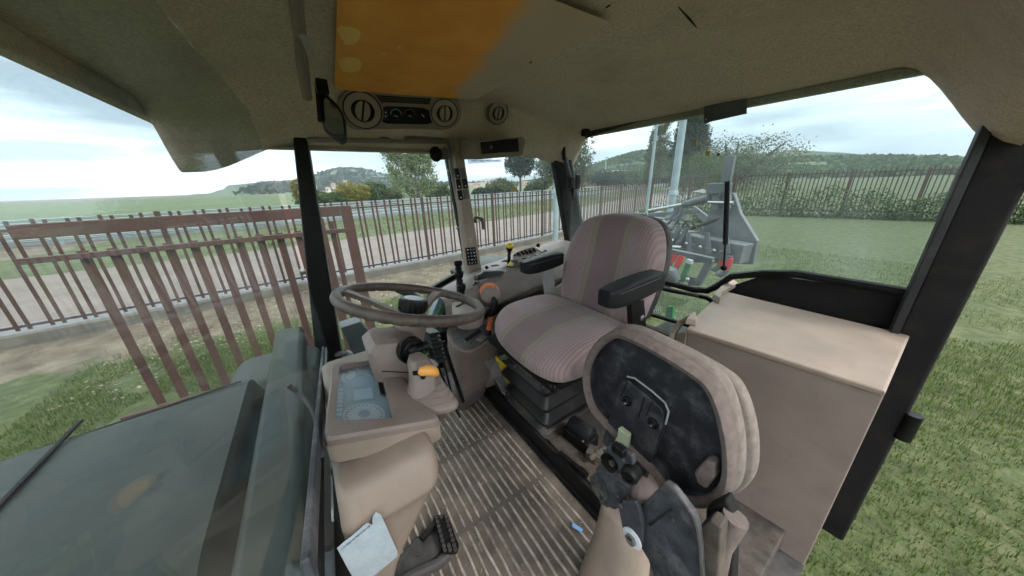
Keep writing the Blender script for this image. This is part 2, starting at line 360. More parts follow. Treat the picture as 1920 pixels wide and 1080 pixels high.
def pad(mb, out2, mp, th, r, crown=.0, nr=4, inner=3):
    """rounded cushion: 2-D outline -> mp(u,v,w); w from 0 to th, edges rolled over with radius r"""
    n = len(out2); c = sum((Vector(p).to_2d() for p in out2), Vector((0, 0)))/n; rings = []
    def ins(d):
        res = []
        for i in range(n):
            p = Vector(out2[i]).to_2d(); a = Vector(out2[i-1]).to_2d(); b = Vector(out2[(i+1) % n]).to_2d(); t = (b-a).normalized(); nn = Vector((-t.y, t.x))
            if nn.dot(c-p) < 0: nn = -nn
            res.append(p+nn*d)
        return res
    for k in range(nr+1):
        a = math.pi/2*k/nr; rings.append([(p.x, p.y, r*(1-math.cos(a))) for p in ins(r*(1-math.sin(a)))])
    for k in range(nr+1):
        a = math.pi/2*k/nr; rings.append([(p.x, p.y, th-r+r*math.sin(a)) for p in ins(r*(1-math.cos(a)))])
    base = ins(r)
    for k in range(1, inner+1):
        f = 1-k/(inner+1); rings.append([(c.x+(p.x-c.x)*f, c.y+(p.y-c.y)*f, th+crown*(1-f*f)) for p in base])
    rings.append([(c.x+(p.x-c.x)*.03, c.y+(p.y-c.y)*.03, th+crown) for p in base])
    mb.loft([[mp(*q) for q in rg] for rg in rings]); return mb

# ================================================================== the cab shell
XR, YR = 1.57, -1.53            # right wall, rear wall
# floor pan
struct(MB().box((.80, -.72, -.03), (1.62, 1.75, .05)).build('floor', 'dusty_metal'))
# rubber mat with ridges
rm = thing('floor_mat', 'dusty ribbed rubber mat covering the cab floor', 'floor mat', (.8, -.35, 0))
MB().box((.79, -.31, .001), (1.0, .62, .012)).build('mat_sheet', 'mat_base', rm)
mb = MB()
for i in range(21):
    y = .005-i*.0292; t = (i/20)
    for xa, xb in ((.27, .680), (.698, .990), (1.006, 1.24+.02*math.sin(i))):
        if y > -.1 and xa > .9: continue
        n = max(3, int((xb-xa)/.02)); pts = []
        for k in range(n+1):
            x = xa+(xb-xa)*k/n; pts.append((x, y+.004*noise.noise((x*9, i, 0))+.028*(x-.7)**2*(1-t)*3, .0085+.0012*noise.noise((x*40, i, 3))))
        mb.tube(pts, [.0025]+[.0047]*(n-1)+[.0025], 6)
mb.build('ridge', 'mat_ridge', rm)
mb = MB(); rnd = random.Random(3)
for _ in range(420):
    x = rnd.uniform(.35, 1.25); y = -rnd.random()**.6*.62; z = .012+rnd.random()*.002
    if rnd.random() < .5: x = rnd.uniform(1.0, 1.25); y = rnd.uniform(-.62, -.2)
    a = rnd.random()*6.28; l_ = rnd.uniform(.002, .014); d = Vector((math.cos(a), math.sin(a), rnd.uniform(0, .25)))*l_
    mb.bar((x, y, z), Vector((x, y, z))+d, .0016, .001)
stuff(mb.build('chaff', 'straw', flat=True), 'bits of dry straw and chaff scattered on the ribbed mat', 'straw')
# raised seat platform + black riser
sp = thing('seat_platform', 'raised dusty steel platform carrying the driver seat, with black riser edge', 'platform', (.8, -1.1, 0))
mb = MB(); mb.box((.80, -1.10, .035), (1.5, .86, .09)); mb.build('deck', 'rust', sp, bevel=.006)
mb = MB(); mb.box((.78, -.650, .04), (1.02, .016, .098)); mb.box((.78, -.634, .0165), (1.02, .016, .012)); mb.build('riser', 'black_matt', sp, bevel=.003)
mb = MB()
mb.bar((1.27, -.60, .045), (1.27, -.44, .045), .012, .06); mb.bar((1.265, -.64, .045), (1.10, -.66, .065), .012, .06)
mb.tube([(1.27, -.42, .075), (1.275, -.56, .078), (1.255, -.625, .078), (1.18, -.652, .085), (1.07, -.655, .09)], .007, 8)
mb.build('edge_trim', 'black', sp, bevel=.002)
mb = MB(); mb.box((1.14, -.80, .105), (.16, .26, .06)); mb.build('bracket', 'rust', sp, bevel=.006)
for p in ((1.085, -.675, .10), (1.07, -.665, .06), (.86, -.668, .03), (.70, -.662, .05)):
    MB().lathe(p, (-.3, 1, .35), [(.013, -.002), (.013, .004), (.008, .005), (.007, .012)], 6).build('bolt', 'dusty_metal', sp)
MB().box((.60, -.70, .0845), (.30, .07, .008), rz=.0).build('lip', 'rust', sp, bevel=.004)

# headliner: one padded skin that rolls down to the windows
def ceil_z(x, y):
    z = 1.525
    z -= .20*sm(1.40, 1.60, x)**1.2
    z -= .20*sm(-1.18, -1.60, y)*.42
    z -= .26*sm(.22, -.05, x)
    z -= .10*sm(.0, .30, y)
    # swelling above the rear corner
    z -= .05*math.exp(-((x-1.42)**2+(y+1.2)**2)/.03)
    z += .004*noise.noise((x*5, y*5, 0))
    return z
ceil = MB().grid(lambda u, v: (-.04+1.645*u, .34-1.915*v, ceil_z(-.04+1.645*u, .34-1.915*v)), 60, 60)
co = ceil.build('ceiling', 'headliner', recalc=False); struct(co)
sol = co.modifiers.new('solid', 'SOLIDIFY'); sol.thickness = .02; sol.offset = 1
rf = MB().box((.80, -.60, 1.66), (1.78, 2.1, .12)).build('cab_roof', 'tractor_green', bevel=.03); struct(rf)
# valances that close headliner to roof
mb = MB(); mb.box((1.615, -.62, 1.46), (.03, 1.96, .30)); mb.box((.80, -1.59, 1.515), (1.66, .03, .20)); mb.box((.80, .36, 1.50), (1.66, .03, .24)); mb.box((-.06, -.62, 1.47), (.03, 1.96, .33))
struct(mb.build('cab_roof_side', 'headliner', bevel=.006))

# stained roof panel (hatch cover)
rp = thing('roof_panel', 'cloth roof hatch panel with a big orange water stain', 'roof panel', (.9, -.42, 1.5))
c = [PZ(640, -140, 1.498), PZ(628, 170, 1.498), PZ(893, 189, 1.498), PZ(1160, -10, 1.498)]
c[3] = Vector((c[0].x, c[2].y+.02, 1.498))
q = [Vector((p.x, p.y, 1.496)) for p in c]
mb = MB(); n = 24
def rpf(u, v):
    a = q[0].lerp(q[1], u); b = q[3].lerp(q[2], u); p = a.lerp(b, v); ed = min(u, 1-u, v, 1-v); p.z += .012*(1-sm(0, .03, ed)) - .004*math.sin(u*3)*math.sin(v*3); return p
mb.grid(rpf, 40, 30).build('panel_cloth', 'roof_panel', rp)
for px, py in ((995, 117), (1140, 12)):
    p = PZ(px, py, 1.494); MB().ball(p, .0045, 8, 5, (1.8, .6, .3)).build('tear', 'black_matt', rp)
# rear ceiling seams / tears
mb = MB(); pts = [PZ(1270, 30, 1.51), PZ(1290, 50, 1.508), PZ(1304, 68, 1.505)]
mb.tube([Vector((p.x, p.y, ceil_z(p.x, p.y)-.001)) for p in pts], [.001, .0028, .001], 6)
tag(mb.build('liner_tear', 'black_matt'), 'short dark tear in the headliner above the rear window', 'tear')

# ------------------------------------------------------------------ pillars
def strip(mb, a0, a1, b0, b1, depth):
    """flat bar between four points, with depth vector"""
    mb.prism([a0, a1, b1, b0], depth); return mb
pa = thing('front_pillar', 'black front cab pillar with a small hook, left of the steering wheel', 'pillar', (1.57, .02, 0))
mb = MB(); strip(mb, PX(548, 250, 1.56), PX(574, 250, 1.56), PX(594, 690, 1.56), PX(645, 690, 1.56), (.06, 0, 0)); mb.build('post', 'black', pa, bevel=.008)
mb = MB(); mb.bar(PX(573, 262, 1.58), PX(642, 680, 1.58), .010, .02); mb.build('door_seal', 'grey_seal', pa)
p = PX(568, 507, 1.55); MB().lathe(p, (-1, 0, 0), [(.009, 0), (.009, .016), (.014, .018), (.014, .028), (.004, .03)], 10).build('hook', 'steel', pa)
pb = thing('switch_pillar', 'beige door pillar with rocker switches and a black symbol decal', 'pillar', (1.55, -.72, 0))
A = [PX(848, 278, 1.53), PX(868, 278, 1.53), PX(906, 520, 1.53), PX(878, 520, 1.53)]
mb = MB(); prof = []
def pil(z0z1):
    pass
rings = []
for k in range(9):
    t = k/8; l_ = A[0].lerp(A[3], t); r_ = A[1].lerp(A[2], t); wd = r_-l_; bul = .004*math.sin(t*math.pi)
    rings.append([l_+Vector((.045, 0, 0)), l_+Vector((.004, 0, 0)), l_+wd*.12+Vector((-.010-bul, 0, 0)), l_+wd*.88+Vector((-.010-bul, 0, 0)), r_+Vector((.004, 0, 0)), r_+Vector((.045, 0, 0))])
mb.loft(rings).build('cover', 'beige_light', pb, bevel=.004)
mb = MB(); mb.bar(PX(839, 270, 1.57), PX(886, 525, 1.57), .03, .028, up=(1, 0, 0)); mb.build('seal_strip', 'grey_seal', pb, bevel=.004)
mb = MB(); mb.bar(PX(832, 270, 1.585), PX(878, 525, 1.585), .010, .03, up=(1, 0, 0)); mb.build('edge', 'black', pb)
for px, py in ((841, 320), (857, 427)):
    MB().lathe(PX(px, py, 1.552), (-1, 0, 0), [(.008, 0), (.008, .004), (.004, .006)], 12).build('screw', 'steel', pb)
for i, (px, py, mm) in enumerate([(857, 325, 'black'), (869, 324, 'spoke'), (860, 345, 'black'), (872, 344, 'black'), (863, 366, 'black'), (874, 364, 'mauve_dark')]):
    p = PX(px, py, 1.516); sw = MB().box(p, (.008, .027, .05), rx=-.11).build('switch', mm, pb, bevel=.003)
    if mm == 'black': MB().box(p+Vector((-.005, 0, -.012)), (.003, .006, .006)).build('switch_mark', 'white_print', pb)
for px, py in ((874, 411), (879, 451)):
    MB().lathe(PX(px, py, 1.515), (-1, 0, 0), [(.019, 0), (.019, .004), (.014, .009), (.002, .010)], 20).build('blanking_cap', 'beige_light', pb)
# symbol decal
a = PX(872, 465, 1.5155); b = PX(891, 463, 1.5155); c2 = PX(877, 498, 1.5155)
ex = (b-a); ey = (c2-a); ey = ey - Vector((ey.x, 0, 0)); dl = MB(); dl.prism([a, b, b+ey, a+ey], (-.0015, 0, 0)); de = dl.build('symbol_decal', 'black', pb)
mb = MB(); rnd = random.Random(12)
for r_ in range(5):
    for c_ in range(3):
        o = a+ex*(.2+.3*c_)+ey*(.12+.19*r_)+Vector((-.0022, 0, 0)); k = rnd.randrange(5); uy = ex.normalized()*.0050; uz = ey.normalized()*.0050
        if k == 0: mb.bar(o-uy, o+uy, .001, .002, up=(1, 0, 0)); mb.bar(o-uz, o+uz, .001, .002, up=(1, 0, 0))
        elif k == 1: mb.bar(o-uy-uz, o+uy-uz, .001, .0022, up=(1, 0, 0)); mb.bar(o-uz, o+uz, .001, .0022, up=(1, 0, 0)); mb.bar(o-uy+uz, o+uy+uz, .001, .0016, up=(1, 0, 0))
        elif k == 2: mb.bar(o-uy, o-uz, .001, .002, up=(1, 0, 0)); mb.bar(o+uy, o-uz, .001, .002, up=(1, 0, 0)); mb.bar(o-uy, o+uy, .001, .002, up=(1, 0, 0))
        elif k == 3: mb.prism([o-uy-uz*.6, o+uy-uz*.6, o+uy+uz*.5, o-uy+uz*.5], (-.001, 0, 0))
        else: mb.bar(o-uy+uz, o+uy-uz, .001, .0024, up=(1, 0, 0)); mb.bar(o-uy, o-uy+uz, .001, .002, up=(1, 0, 0))
mb.build('symbols', 'white_print', de)
# work-lamp-like speaker bulb at the pillar top
sp_ = thing('wiper_motor', 'small black rounded wiper motor cover at the top of the beige pillar', 'motor cover', PX(820, 289, 1.52))
MB().ball(PX(817, 289, 1.50), .035, 16, 10, (.6, .9, 1.0)).build('cover', 'black', sp_)
MB().box(PX(830, 289, 1.53), (.04, .05, .05), rx=-.1).build('mount', 'mauve_dark', sp_, bevel=.006)
mb = MB(); rings = []
for t, wd in ((0, .085), (.35, .060), (.75, .048), (1, .046)):
    p = PX(858, 262+t*24, 1.52); rings.append([p+Vector((x, y, 0)) for x, y in rrect(.07, wd*2*.62, .02, 3)])
tag(mb.loft(rings).build('pillar_cap', 'beige'), 'beige moulded cap where the switch pillar meets the headliner', 'pillar cap')
# door lever on glass
dh = thing('window_lever', 'small beige door lever on the side glass behind the pillar', 'door handle', PX(895, 414, 1.55))
mb = MB(); mb.tube([PX(886, 413, 1.56), PX(893, 407, 1.545), PX(903, 410, 1.54), PX(906, 418, 1.54), PX(906, 430, 1.54)], [.007, .009, .012, .011, .009], 10); mb.build('lever', 'mauve_dark', dh)
MB().box(PX(887, 413, 1.565), (.02, .03, .03)).build('pivot', 'black', dh, bevel=.003)
# rear corner pillar
pc = thing('rear_pillar', 'black rear corner pillar between side glass and rear window', 'pillar', (1.57, -1.48, 0))
mb = MB(); strip(mb, PX(1035, 268, 1.57), PX(1058, 266, 1.57), PX(1078, 520, 1.57), PX(1104, 520, 1.57), (.05, 0, 0)); mb.build('post', 'black_matt', pc, bevel=.006)
mb = MB(); mb.bar(PX(1060, 262, 1.56), PX(1104, 500, 1.56), .026, .03); mb.build('inner_frame', 'black', pc, bevel=.008)
mb = MB(); mb.tube([PX(1058, 300, 1.52), PX(1057, 278, 1.52), PX(1062, 262, 1.51), PX(1078, 250, 1.50)], .011, 8); mb.build('wire', 'black', pc)
MB().box(PX(1069, 342, 1.525), (.03, .05, .075)).build('latch_plate', 'black', pc, bevel=.004)
mb = MB(); mb.bar(PX(1060, 296, 1.52), PX(1068, 330, 1.52), .028, .02); mb.build('bracket', 'dark_grey', pc, bevel=.003)
MB().box(PX(1083, 341, 1.47), (.02, .035, .09)).build('catch', 'black', pc, bevel=.006)
# left rear pillar + left door post (beyond the picture edge)
pl = thing('door_pillar', 'black rear door pillar beside the folding seat', 'pillar', (-.02, -1.5, 0))
MB().bar((-.03, -1.54, -.25), (-.03, -1.52, 1.52), .09, .08).build('post', 'black_matt', pl, bevel=.01)
MB().bar((.025, -1.50, .0), (.02, -1.48, 1.45), .02, .03).build('door_seal', 'rubber', pl, bevel=.004)
for z in (.35, 1.15): MB().lathe((-.085, -1.50, z), (0, 0, 1), [(.02, -.05), (.02, .05)], 12).build('hinge', 'black', pl)
# ------------------------------------------------------------------ windows
def win(name, label, pts, th, m, frames=()):
    t = thing(name, label, 'window', pts[0]); MB().prism(pts, th).build('pane', m, t); return t
win('side_window', 'clear side window glass between the front pillar and the rear corner pillar', [Vector((1.60, .06, .30)), Vector((1.60, -1.56, .30)), Vector((1.60, -1.50, 1.47)), Vector((1.60, .06, 1.47))], (.004, 0, 0), 'glass_side')
wf = thing('windshield', 'front windshield seen edge-on with worn metal lower frame', 'windshield', (.8, .07, .5))
MB().prism([(.10, .085, .66), (1.54, .05, .42), (1.54, .09, 1.42), (.10, .13, 1.40)], (0, .004, 0)).build('pane', 'glass_side', wf)
a = PX(607, 655, 1.42); b = PX(578, 1075, .27)
mb = MB(); mb.bar(a, b, .03, .009, up=(0, 1, 0)); mb.build('lower_frame', 'blue_metal', wf, bevel=.003)
mb = MB(); mb.bar(PX(612, 655, 1.44), PX(594, 960, .42), .02, .004, up=(0, 1, 0)); mb.build('glass_edge', 'galv', wf)
mb = MB(); mb.bar(PX(601, 860, .5), PX(600, 1090, .34), .010, .010, up=(1, 0, 0)); mb.build('seal', 'black', wf, bevel=.002)
rw = thing('rear_window', 'large dusty rear window in a black rubber frame', 'window', (.8, YR-.03, 1))
yb = -1.56
MB().prism([PY(1088, 262, yb), PY(1064, 430, yb)+Vector((0, 0, -.1)), PY(1239, 526, yb), PY(1318, 543, yb), PY(1372, 520, yb), Vector((.40, yb, .76)), Vector((.0, yb, .78)), Vector((.0, yb, 1.47)), PY(1310, 174, yb), PY(1090, 240, yb)], (0, -.005, 0)).build('pane', 'glass_rear', rw)
mb = MB(); e_ = [PY(1180, 512, yb+.012), PY(1239, 527, yb+.012), PY(1300, 543, yb+.012), PY(1326, 545, yb+.012), PY(1345, 536, yb+.012), PY(1372, 518, yb+.012), Vector((.40, yb+.012, .76)), Vector((.30, yb+.012, .78)), Vector((.0, yb+.012, .78))]
mb.tube(e_, .016, 8); mb.build('frame', 'black', rw)
mb = MB(); mb.tube([PY(1180, 522, yb+.02), PY(1239, 538, yb+.02), PY(1310, 555, yb+.02)], .006, 6); mb.build('sill', 'dark_grey', rw)
mb = MB(); mb.prism([PY(1084, 236, yb+.006), PY(1320, 168, yb+.006), PY(1320, 189, yb+.006), PY(1068, 268, yb+.006)], (0, -.002, 0)); mb.build('tint_band', 'glass_tint', rw)
mb = MB(); mb.prism([PY(1320, 160, yb+.008), PY(1400, 130, yb+.008), PY(1400, 213, yb+.008), PY(1320, 231, yb+.008)], (0, -.003, 0)); np_ = mb.build('number_plate_holder', 'dark_grey', rw)
MB().lathe(PY(1324, 224, yb+.012), (0, 1, 0), [(.003, 0), (.003, .002)], 8).build('screw', 'white_print', np_)
MB().tube([PY(1099, 238, yb+.05), PY(1098, 246, yb+.05), PY(1096, 256, yb+.05)], [.020, .026, .020], 10).build('wiper_knob', 'black', rw)
for px, py, r_ in ((1302, 268, .0125), (1328, 288, .0105), (1347, 290, .008)):
    p = PY(px, py, yb+.004); s_ = MB().lathe(p, (0, 1, 0), [(r_, 0), (r_, .002)], 16).build('hole_rim', 'clear_white', rw)
    MB().lathe(p, (0, 1, 0), [(r_*.78, .0), (r_*.78, .0035)], 14).build('hole_cap', 'printed_yellow' if r_ > .01 else 'green_plastic', rw)
gs = thing('gas_strut', 'black gas strut hanging beside the rear window', 'gas strut', PY(1360, 345, -1.48))
MB().tube([PY(1364, 340, -1.48), PY(1360, 458, -1.48)], .010, 10).build('cylinder', 'black', gs)
MB().tube([PY(1360, 455, -1.48), PY(1357, 498, -1.48)], .004, 8).build('rod', 'black', gs)
MB().ball(PY(1357, 502, -1.48), .013, 10, 8).build('ball_end', 'black', gs)
# rear lower wall with small window
lw = thing('rear_wall', 'black lower rear wall with a small rounded window', 'wall', (.8, YR, .4))
yl = -1.575
o_ = [PY(1180, 520, yl), PY(1326, 549, yl), PY(1345, 560, yl), PY(1340, 580, yl), PY(1312, 615, yl), PY(1180, 580, yl)]
o_ = [PY(1150, 515, yl), PY(1240, 542, yl), PY(1322, 556, yl), PY(1338, 566, yl), PY(1334, 578, yl), PY(1302, 610, yl), PY(1295, 612, yl), PY(1215, 588, yl), PY(1150, 570, yl)]
mb = MB(); mb.tube(smooth_poly(o_, 1), .012, 8, closed=True); mb.build('window_frame', 'black', lw)
MB().prism(o_, (0, -.004, 0)).build('small_pane', 'glass_rear', lw)
mb = MB(); mb.box((.86, yl, .12), (1.50, .04, .38)); mb.box((1.44, yl, .46), (.30, .04, .42)); mb.build('wall_sheet', 'black_matt', lw, bevel=.004)
mb = MB(); mb.prism([PY(1338, 560, yl), PY(1345, 545, yl), Vector((.40, yl, .75)), Vector((-.06, yl, .77)), Vector((-.06, yl, .05)), Vector((.66, yl, .05)), PY(1302, 612, yl)], (0, -.03, 0)); mb.build('left_wall_sheet', 'black_matt', lw)
for px, py in ((1218, 574), (1237, 577), (1240, 578)): pass
mb = MB()
for k in range(4): p = PY(1226+k*4.0, 580, yl+.006); mb.box(p, (.006, .002, .028), ry=.3)
for k in range(2): p = PY(1211+k*4.0, 570, yl+.006); mb.box(p, (.006, .002, .028), ry=.3)
mb.build('printed_bars', 'white_print', lw)
mb = MB()
for px, py in ((1268, 584), (1280, 580), (1295, 590), (1264, 595), (1305, 571), (1303, 582), (1232, 560), (1276, 594)):
    mb.ball(PY(px, py, yl+.004), .004, 8, 5)
mb.build('droplet', 'clear_white', lw)
# right lower side wall
struct(MB().box((1.60, -1.13, .30), (.03, .94, .62)).build('wall', 'mauve_dark', bevel=.004))
ssl = thing('side_sill', 'black lower window rail beside the front of the side console', 'window rail', PX(830, 530, 1.57))
MB().bar(PX(800, 548, 1.57), PX(862, 512, 1.57), .03, .03).build('rail', 'black', ssl, bevel=.004)
MB().bar(PX(800, 556, 1.55), PX(862, 521, 1.55), .008, .012).build('seal', 'dark_grey', ssl)

# ================================================================== steering wheel
WC = Vector((.849, -.208, .829)); WN = Vector((.047, -math.sin(.275), math.cos(.275))).normalized()
wx = WN.cross(Vector((0, 1, 0))).normalized(); wy = WN.cross(wx)
def wp(r, a, h=0): return WC + (wx*math.cos(a)+wy*math.sin(a))*r + WN*h
sw = thing('steering_wheel', 'worn brown steering wheel with a black ribbed centre knob', 'steering wheel', WC)
mb = MB(); n = 144; k0 = len(mb.v); m_ = 14
for i in range(n):
    a = 2*math.pi*i/n; rad = wp(1, a)-WC; c = wp(.2, a)
    for j in range(m_):
        b = 2*math.pi*j/m_; lower = max(0, -math.sin(b)); r_ = .0145 - .0022*lower*max(0, math.cos(a*36)); mb.v.append(c + rad*(math.cos(b)*r_) + WN*(math.sin(b)*r_*1.05))
for i in range(n):
    for j in range(m_):
        mb.f.append((i*m_+j, i*m_+(j+1) % m_, ((i+1) % n)*m_+(j+1) % m_, ((i+1) % n)*m_+j))
mb.build('rim', 'wheel_rim', sw, sharp=60)
def ang_at(px, py):
    best = min(range(360), key=lambda d: ((lambda p: (p[0]-px)**2+(p[1]-py)**2)(pix(wp(.2, R(d)))))); return R(best)
def pix(p):
    q = p-CAM; w_ = q.dot(dv); return (960+F*q.dot(rv)/w_, 540-F*q.dot(uv)/w_)
a1 = ang_at(824, 548); a2 = ang_at(641, 552); a3 = (a1+a2)/2+math.pi
if abs(((a3-a1+math.pi) % (2*math.pi))-math.pi) < 1.2: a3 += math.pi
for a in (a1, a2, a3):
    mb = MB(); rings = []
    t = wp(1, a+math.pi/2)-WC
    for f, wd, th, h in ((.025, .021, .008, -.045), (.07, .019, .007, -.034), (.12, .017, .006, -.016), (.17, .019, .007, -.003), (.196, .026, .008, .0)):
        c = wp(f, a, h); rings.append([c+t*(wd*x)+WN*(th*y) for x, y in ((-1, -.6), (-.75, 1), (.75, 1), (1, -.6), (.5, -1), (-.5, -1))])
    mb.loft(rings).build('spoke', 'spoke', sw, bevel=.002)
hub = MB().lathe(WC, WN, [(.045, -.065), (.05, -.05), (.046, -.035), (.034, -.028)], 32).build('hub', 'spoke', sw)
mb = MB(); prof = [(.034, -.035), (.040, -.026), (.041, -.002), (.0385, .007), (.033, .0095), (.029, .0095)]
kk = len(mb.v); n = 72
for r_, h in prof:
    for j in range(n):
        rr = r_*(1+(.035 if (j//2) % 2 == 0 else -.01)*(1 if -.03 < h < .004 else .2)); mb.v.append(wp(rr, 2*math.pi*j/n, h))
for i in range(len(prof)-1):
    for j in range(n): mb.f.append((i*n+j, i*n+(j+1) % n, (i+1)*n+(j+1) % n, (i+1)*n+j))
mb.f.append(tuple(range((len(prof)-1)*n, len(prof)*n)))
kn = mb.build('knob', 'black', sw, sharp=30)
dsk = MB().lathe(WC, WN, [(.0285, .009), (.0285, .0105), (.026, .0115), (.002, .012)], 32).build('badge', 'silver_hub', kn)
# leaping-deer emblem on the badge
deer = [(-.016, -.002), (-.010, .002), (-.004, .003), (.003, .005), (.007, .010), (.006, .015), (.009, .012), (.014, .013), (.010, .009), (.014, .007), (.011, .004), (.008, .000), (.012, -.006), (.017, -.008), (.011, -.009), (.005, -.003), (-.002, -.003), (-.008, -.006), (-.014, -.012), (-.013, -.006)]
fx = -(uv - WN*uv.dot(WN)).normalized(); rx_ = (rv - WN*rv.dot(WN)).normalized(); fy = WN.cross(rx_)
mb = MB(); mb.prism([WC+WN*.0118+rx_*x*1.1+fy*y*1.1 for x, y in deer], WN*.0008); mb.build('emblem', 'white_print', kn)

# ================================================================== steering column
scn = thing('steering_column', 'mauve plastic steering column shroud with a round black switch', 'steering column', (.8, -.12, .6))
mb = MB(); rings = []
for t, r_ in ((-.045, .052), (-.06, .054), (-.085, .046), (-.115, .044)):
    rings.append([wp(r_, 2*math.pi*j/28, t) for j in range(28)])
mb.loft(rings).build('collar', 'mauve', scn)
def shell(mb, c, ax, ay, az, levels, r=.02):
    """stack of rounded rectangles: levels=(h, width, depth, dx, dy)"""
    rings = []
    for h, wd, dp, dx, dy in levels:
        rings.append([Vector(c)+ax*(x+dx)+ay*(y+dy)+az*h for x, y in rrect(wd, dp, min(r, wd*.45, dp*.45), 4)])
    return mb.loft(rings)
X1, Y1, Z1 = Vector((1, 0, 0)), Vector((0, 1, 0)), Vector((0, 0, 1))
cx = (PX(760, 660, .74)); 
ca = Vector((0, -math.sin(.22), math.cos(.22))); cb = Vector((0, math.cos(.22), math.sin(.22)))
mb = MB(); shell(mb, (.80, -.128, .70), X1, cb, ca, [(-.085, .115, .10, 0, -.002), (-.075, .13, .112, 0, 0), (.005, .135, .128, 0, .012), (.04, .13, .135, 0, .018), (.062, .11, .11, 0, .016), (.068, .09, .085, 0, .01)], .014)
mb.build('shroud', 'mauve', scn, bevel=.003)
mb = MB(); mb.bar(PX(716, 696, .732), PX(790, 700, .732), .003, .002); mb.build('seam', 'black_matt', scn)
MB().lathe((.80, -.20, .64), (.0, -.25, .97), [(.03, -.15), (.04, .0)], 16).build('lower_tube', 'mauve', scn)
mb = MB(); shell(mb, (.80, -.152, .58), X1, Y1, Z1, [(-.06, .10, .07, 0, 0), (.05, .10, .07, 0, 0)], .012); mb.build('neck', 'mauve', scn, bevel=.002)
p = PX(771, 656, .732); ax = Vector((-1, -.25, .15)).normalized()
g1 = MB().lathe(p, ax, [(.037, -.01), (.037, .003), (.034, .006), (.033, .003), (.028, .003), (.027, .007), (.022, .007), (.021, .004), (.017, .006), (.013, .018), (.010, .020), (.004, .021)], 28).build('rotary_switch', 'black', scn)
q = p+ax*.014; side = Vector((0, -1, .1)).normalized()
mb = MB(); mb.tube([q, q+side*.02, q+side*.028], [.009, .0085, .009], 10); mb.lathe(q+side*.028, side, [(.012, 0), (.0125, .006), (.011, .012), (.003, .014)], 14); mb.build('stalk_knob', 'black', g1)

# reverser / column lever with ribbed lobe
rl = thing('reverser_lever', 'amber kidney-shaped lever knob on a mauve ribbed hand rest', 'lever', PX(800, 720, .60))
def plane_pt(px, py, x, dx=0): return PX(px, py, x)
LZ = .655
lob = smooth_poly([PZ(748, 762, LZ), PZ(757, 735, LZ), PZ(770, 716, LZ), PZ(822, 712, LZ), PZ(828, 728, LZ), PZ(848, 740, LZ), PZ(861, 750, LZ), PZ(856, 762, LZ), PZ(828, 770, LZ), PZ(790, 773, LZ), PZ(762, 773, LZ)], 2)
cc = sum((Vector(p) for p in lob), Vector())/len(lob)
mb = MB(); rings = []
for s_, h in ((.90, -.016), (.98, -.012), (1.0, -.005), (.985, .0), (.93, .003)):
    rings.append([cc+(Vector(p)-cc)*s_+Z1*h for p in lob])
back = PZ(800, 708, LZ); 
for i in range(1, 6):
    f = .93-.1*i
    rings.append([back+(cc-back)*(.93-.13*i)/.93+(Vector(p)-cc)*(f+.035)+Z1*(.003+.006*(i-1)+.0045) for p in lob])
    rings.append([back+(cc-back)*(.93-.13*i)/.93+(Vector(p)-cc)*f+Z1*(.003+.006*i) for p in lob])
mb.loft(rings).build('hand_rest', 'mauve', rl, sharp=50)
for i in range(5):
    f = .84-.11*i; cpt = back+(cc-back)*(.93-.13*(i+.3))/.93; nn_ = len(lob); pts = []
    for p in lob:
        q = cpt+(Vector(p)-cc)*(f+.02)+Z1*(.006+.006*i)
        if (Vector(p)-cc).dot(cc-back) > -.3*(cc-back).length*.05: pts.append(q)
    if len(pts) > 4: pts = sorted(pts, key=lambda v: (v-back).x*0+math.atan2((v-cc).dot((cc-back).normalized()), (v-cc).dot((cc-back).normalized().cross(Z1)))); MB().tube(pts, .0016, 6).build('grip_ridge', 'beige', rl)
mb = MB(); rings = []
for px0, px1, py, x0, dd in ((776, 824, 742, .615, .05), (776, 821, 725, .622, .055), (777, 821, 708, .63, .06), (773, 812, 690, .64, .06), (775, 800, 678, .65, .05), (780, 796, 674, .655, .03)):
    a = PX(px0, py, x0); b = PX(px1, py, x0); mid = (a+b)/2; hw = (a-b).length/2
    rings.append([mid+Vector((dd/2, 0, 0))+Vector((x*dd, y*hw*2, 0)) for x, y in rrect(1, 1, .3, 4)])
mb.loft(rings).build('housing', 'mauve', rl, sharp=40)
mb = MB(); a = PX(774, 700, .625); b = PX(790, 699, .622); mb.bar(a, b, .012, .005); mb.build('slot', 'black_matt', rl)
mb = MB(); mb.tube([PX(793, 708, .618), PX(795, 700, .612)], .006, 8); mb.build('stem', 'black', rl)
mb = MB(); mb.tube([PX(787, 701, .606), PX(791, 697, .604), PX(799, 694.5, .602), PX(808, 695, .601), PX(815, 698, .602), PX(819, 702, .604)], [.006, .0115, .0125, .0125, .0115, .007], 12); mb.build('knob', 'amber', rl, sharp=80)

# ================================================================== instrument cluster
ic = thing('instrument_cluster', 'beige instrument housing with a dusty glazed gauge display', 'instrument panel', (.68, -.04, .7))
O = PX(607, 820, .54); FR = PX(625, 683, .84)       # front near / front far
ux = (Vector((.84, .035, .722))-Vector((.54, .060, .730))).normalized()
RN = PX(822, 786, .54)
uy_ = (RN-O); uy_ = (uy_-ux*uy_.dot(ux)).normalized(); un = ux.cross(uy_);
if un.z < 0: un = -un
def ip(px, py, h=0):
    """pixel on the tilted panel plane raised by h along the normal"""
    q = ray(px, py); t = ((O+un*h)-CAM).dot(un)/q.dot(un); return CAM+q*t
top = [ip(606, 822), ip(607, 812), ip(621, 688), ip(628, 682), ip(720, 674), ip(735, 676), ip(800, 765), ip(820, 776), ip(823, 785), ip(815, 790), ip(618, 824)]
dn = Vector((0, 0, -1))
scr = [ip(629, 789), ip(637, 686), ip(711, 673), ip(740, 783)]
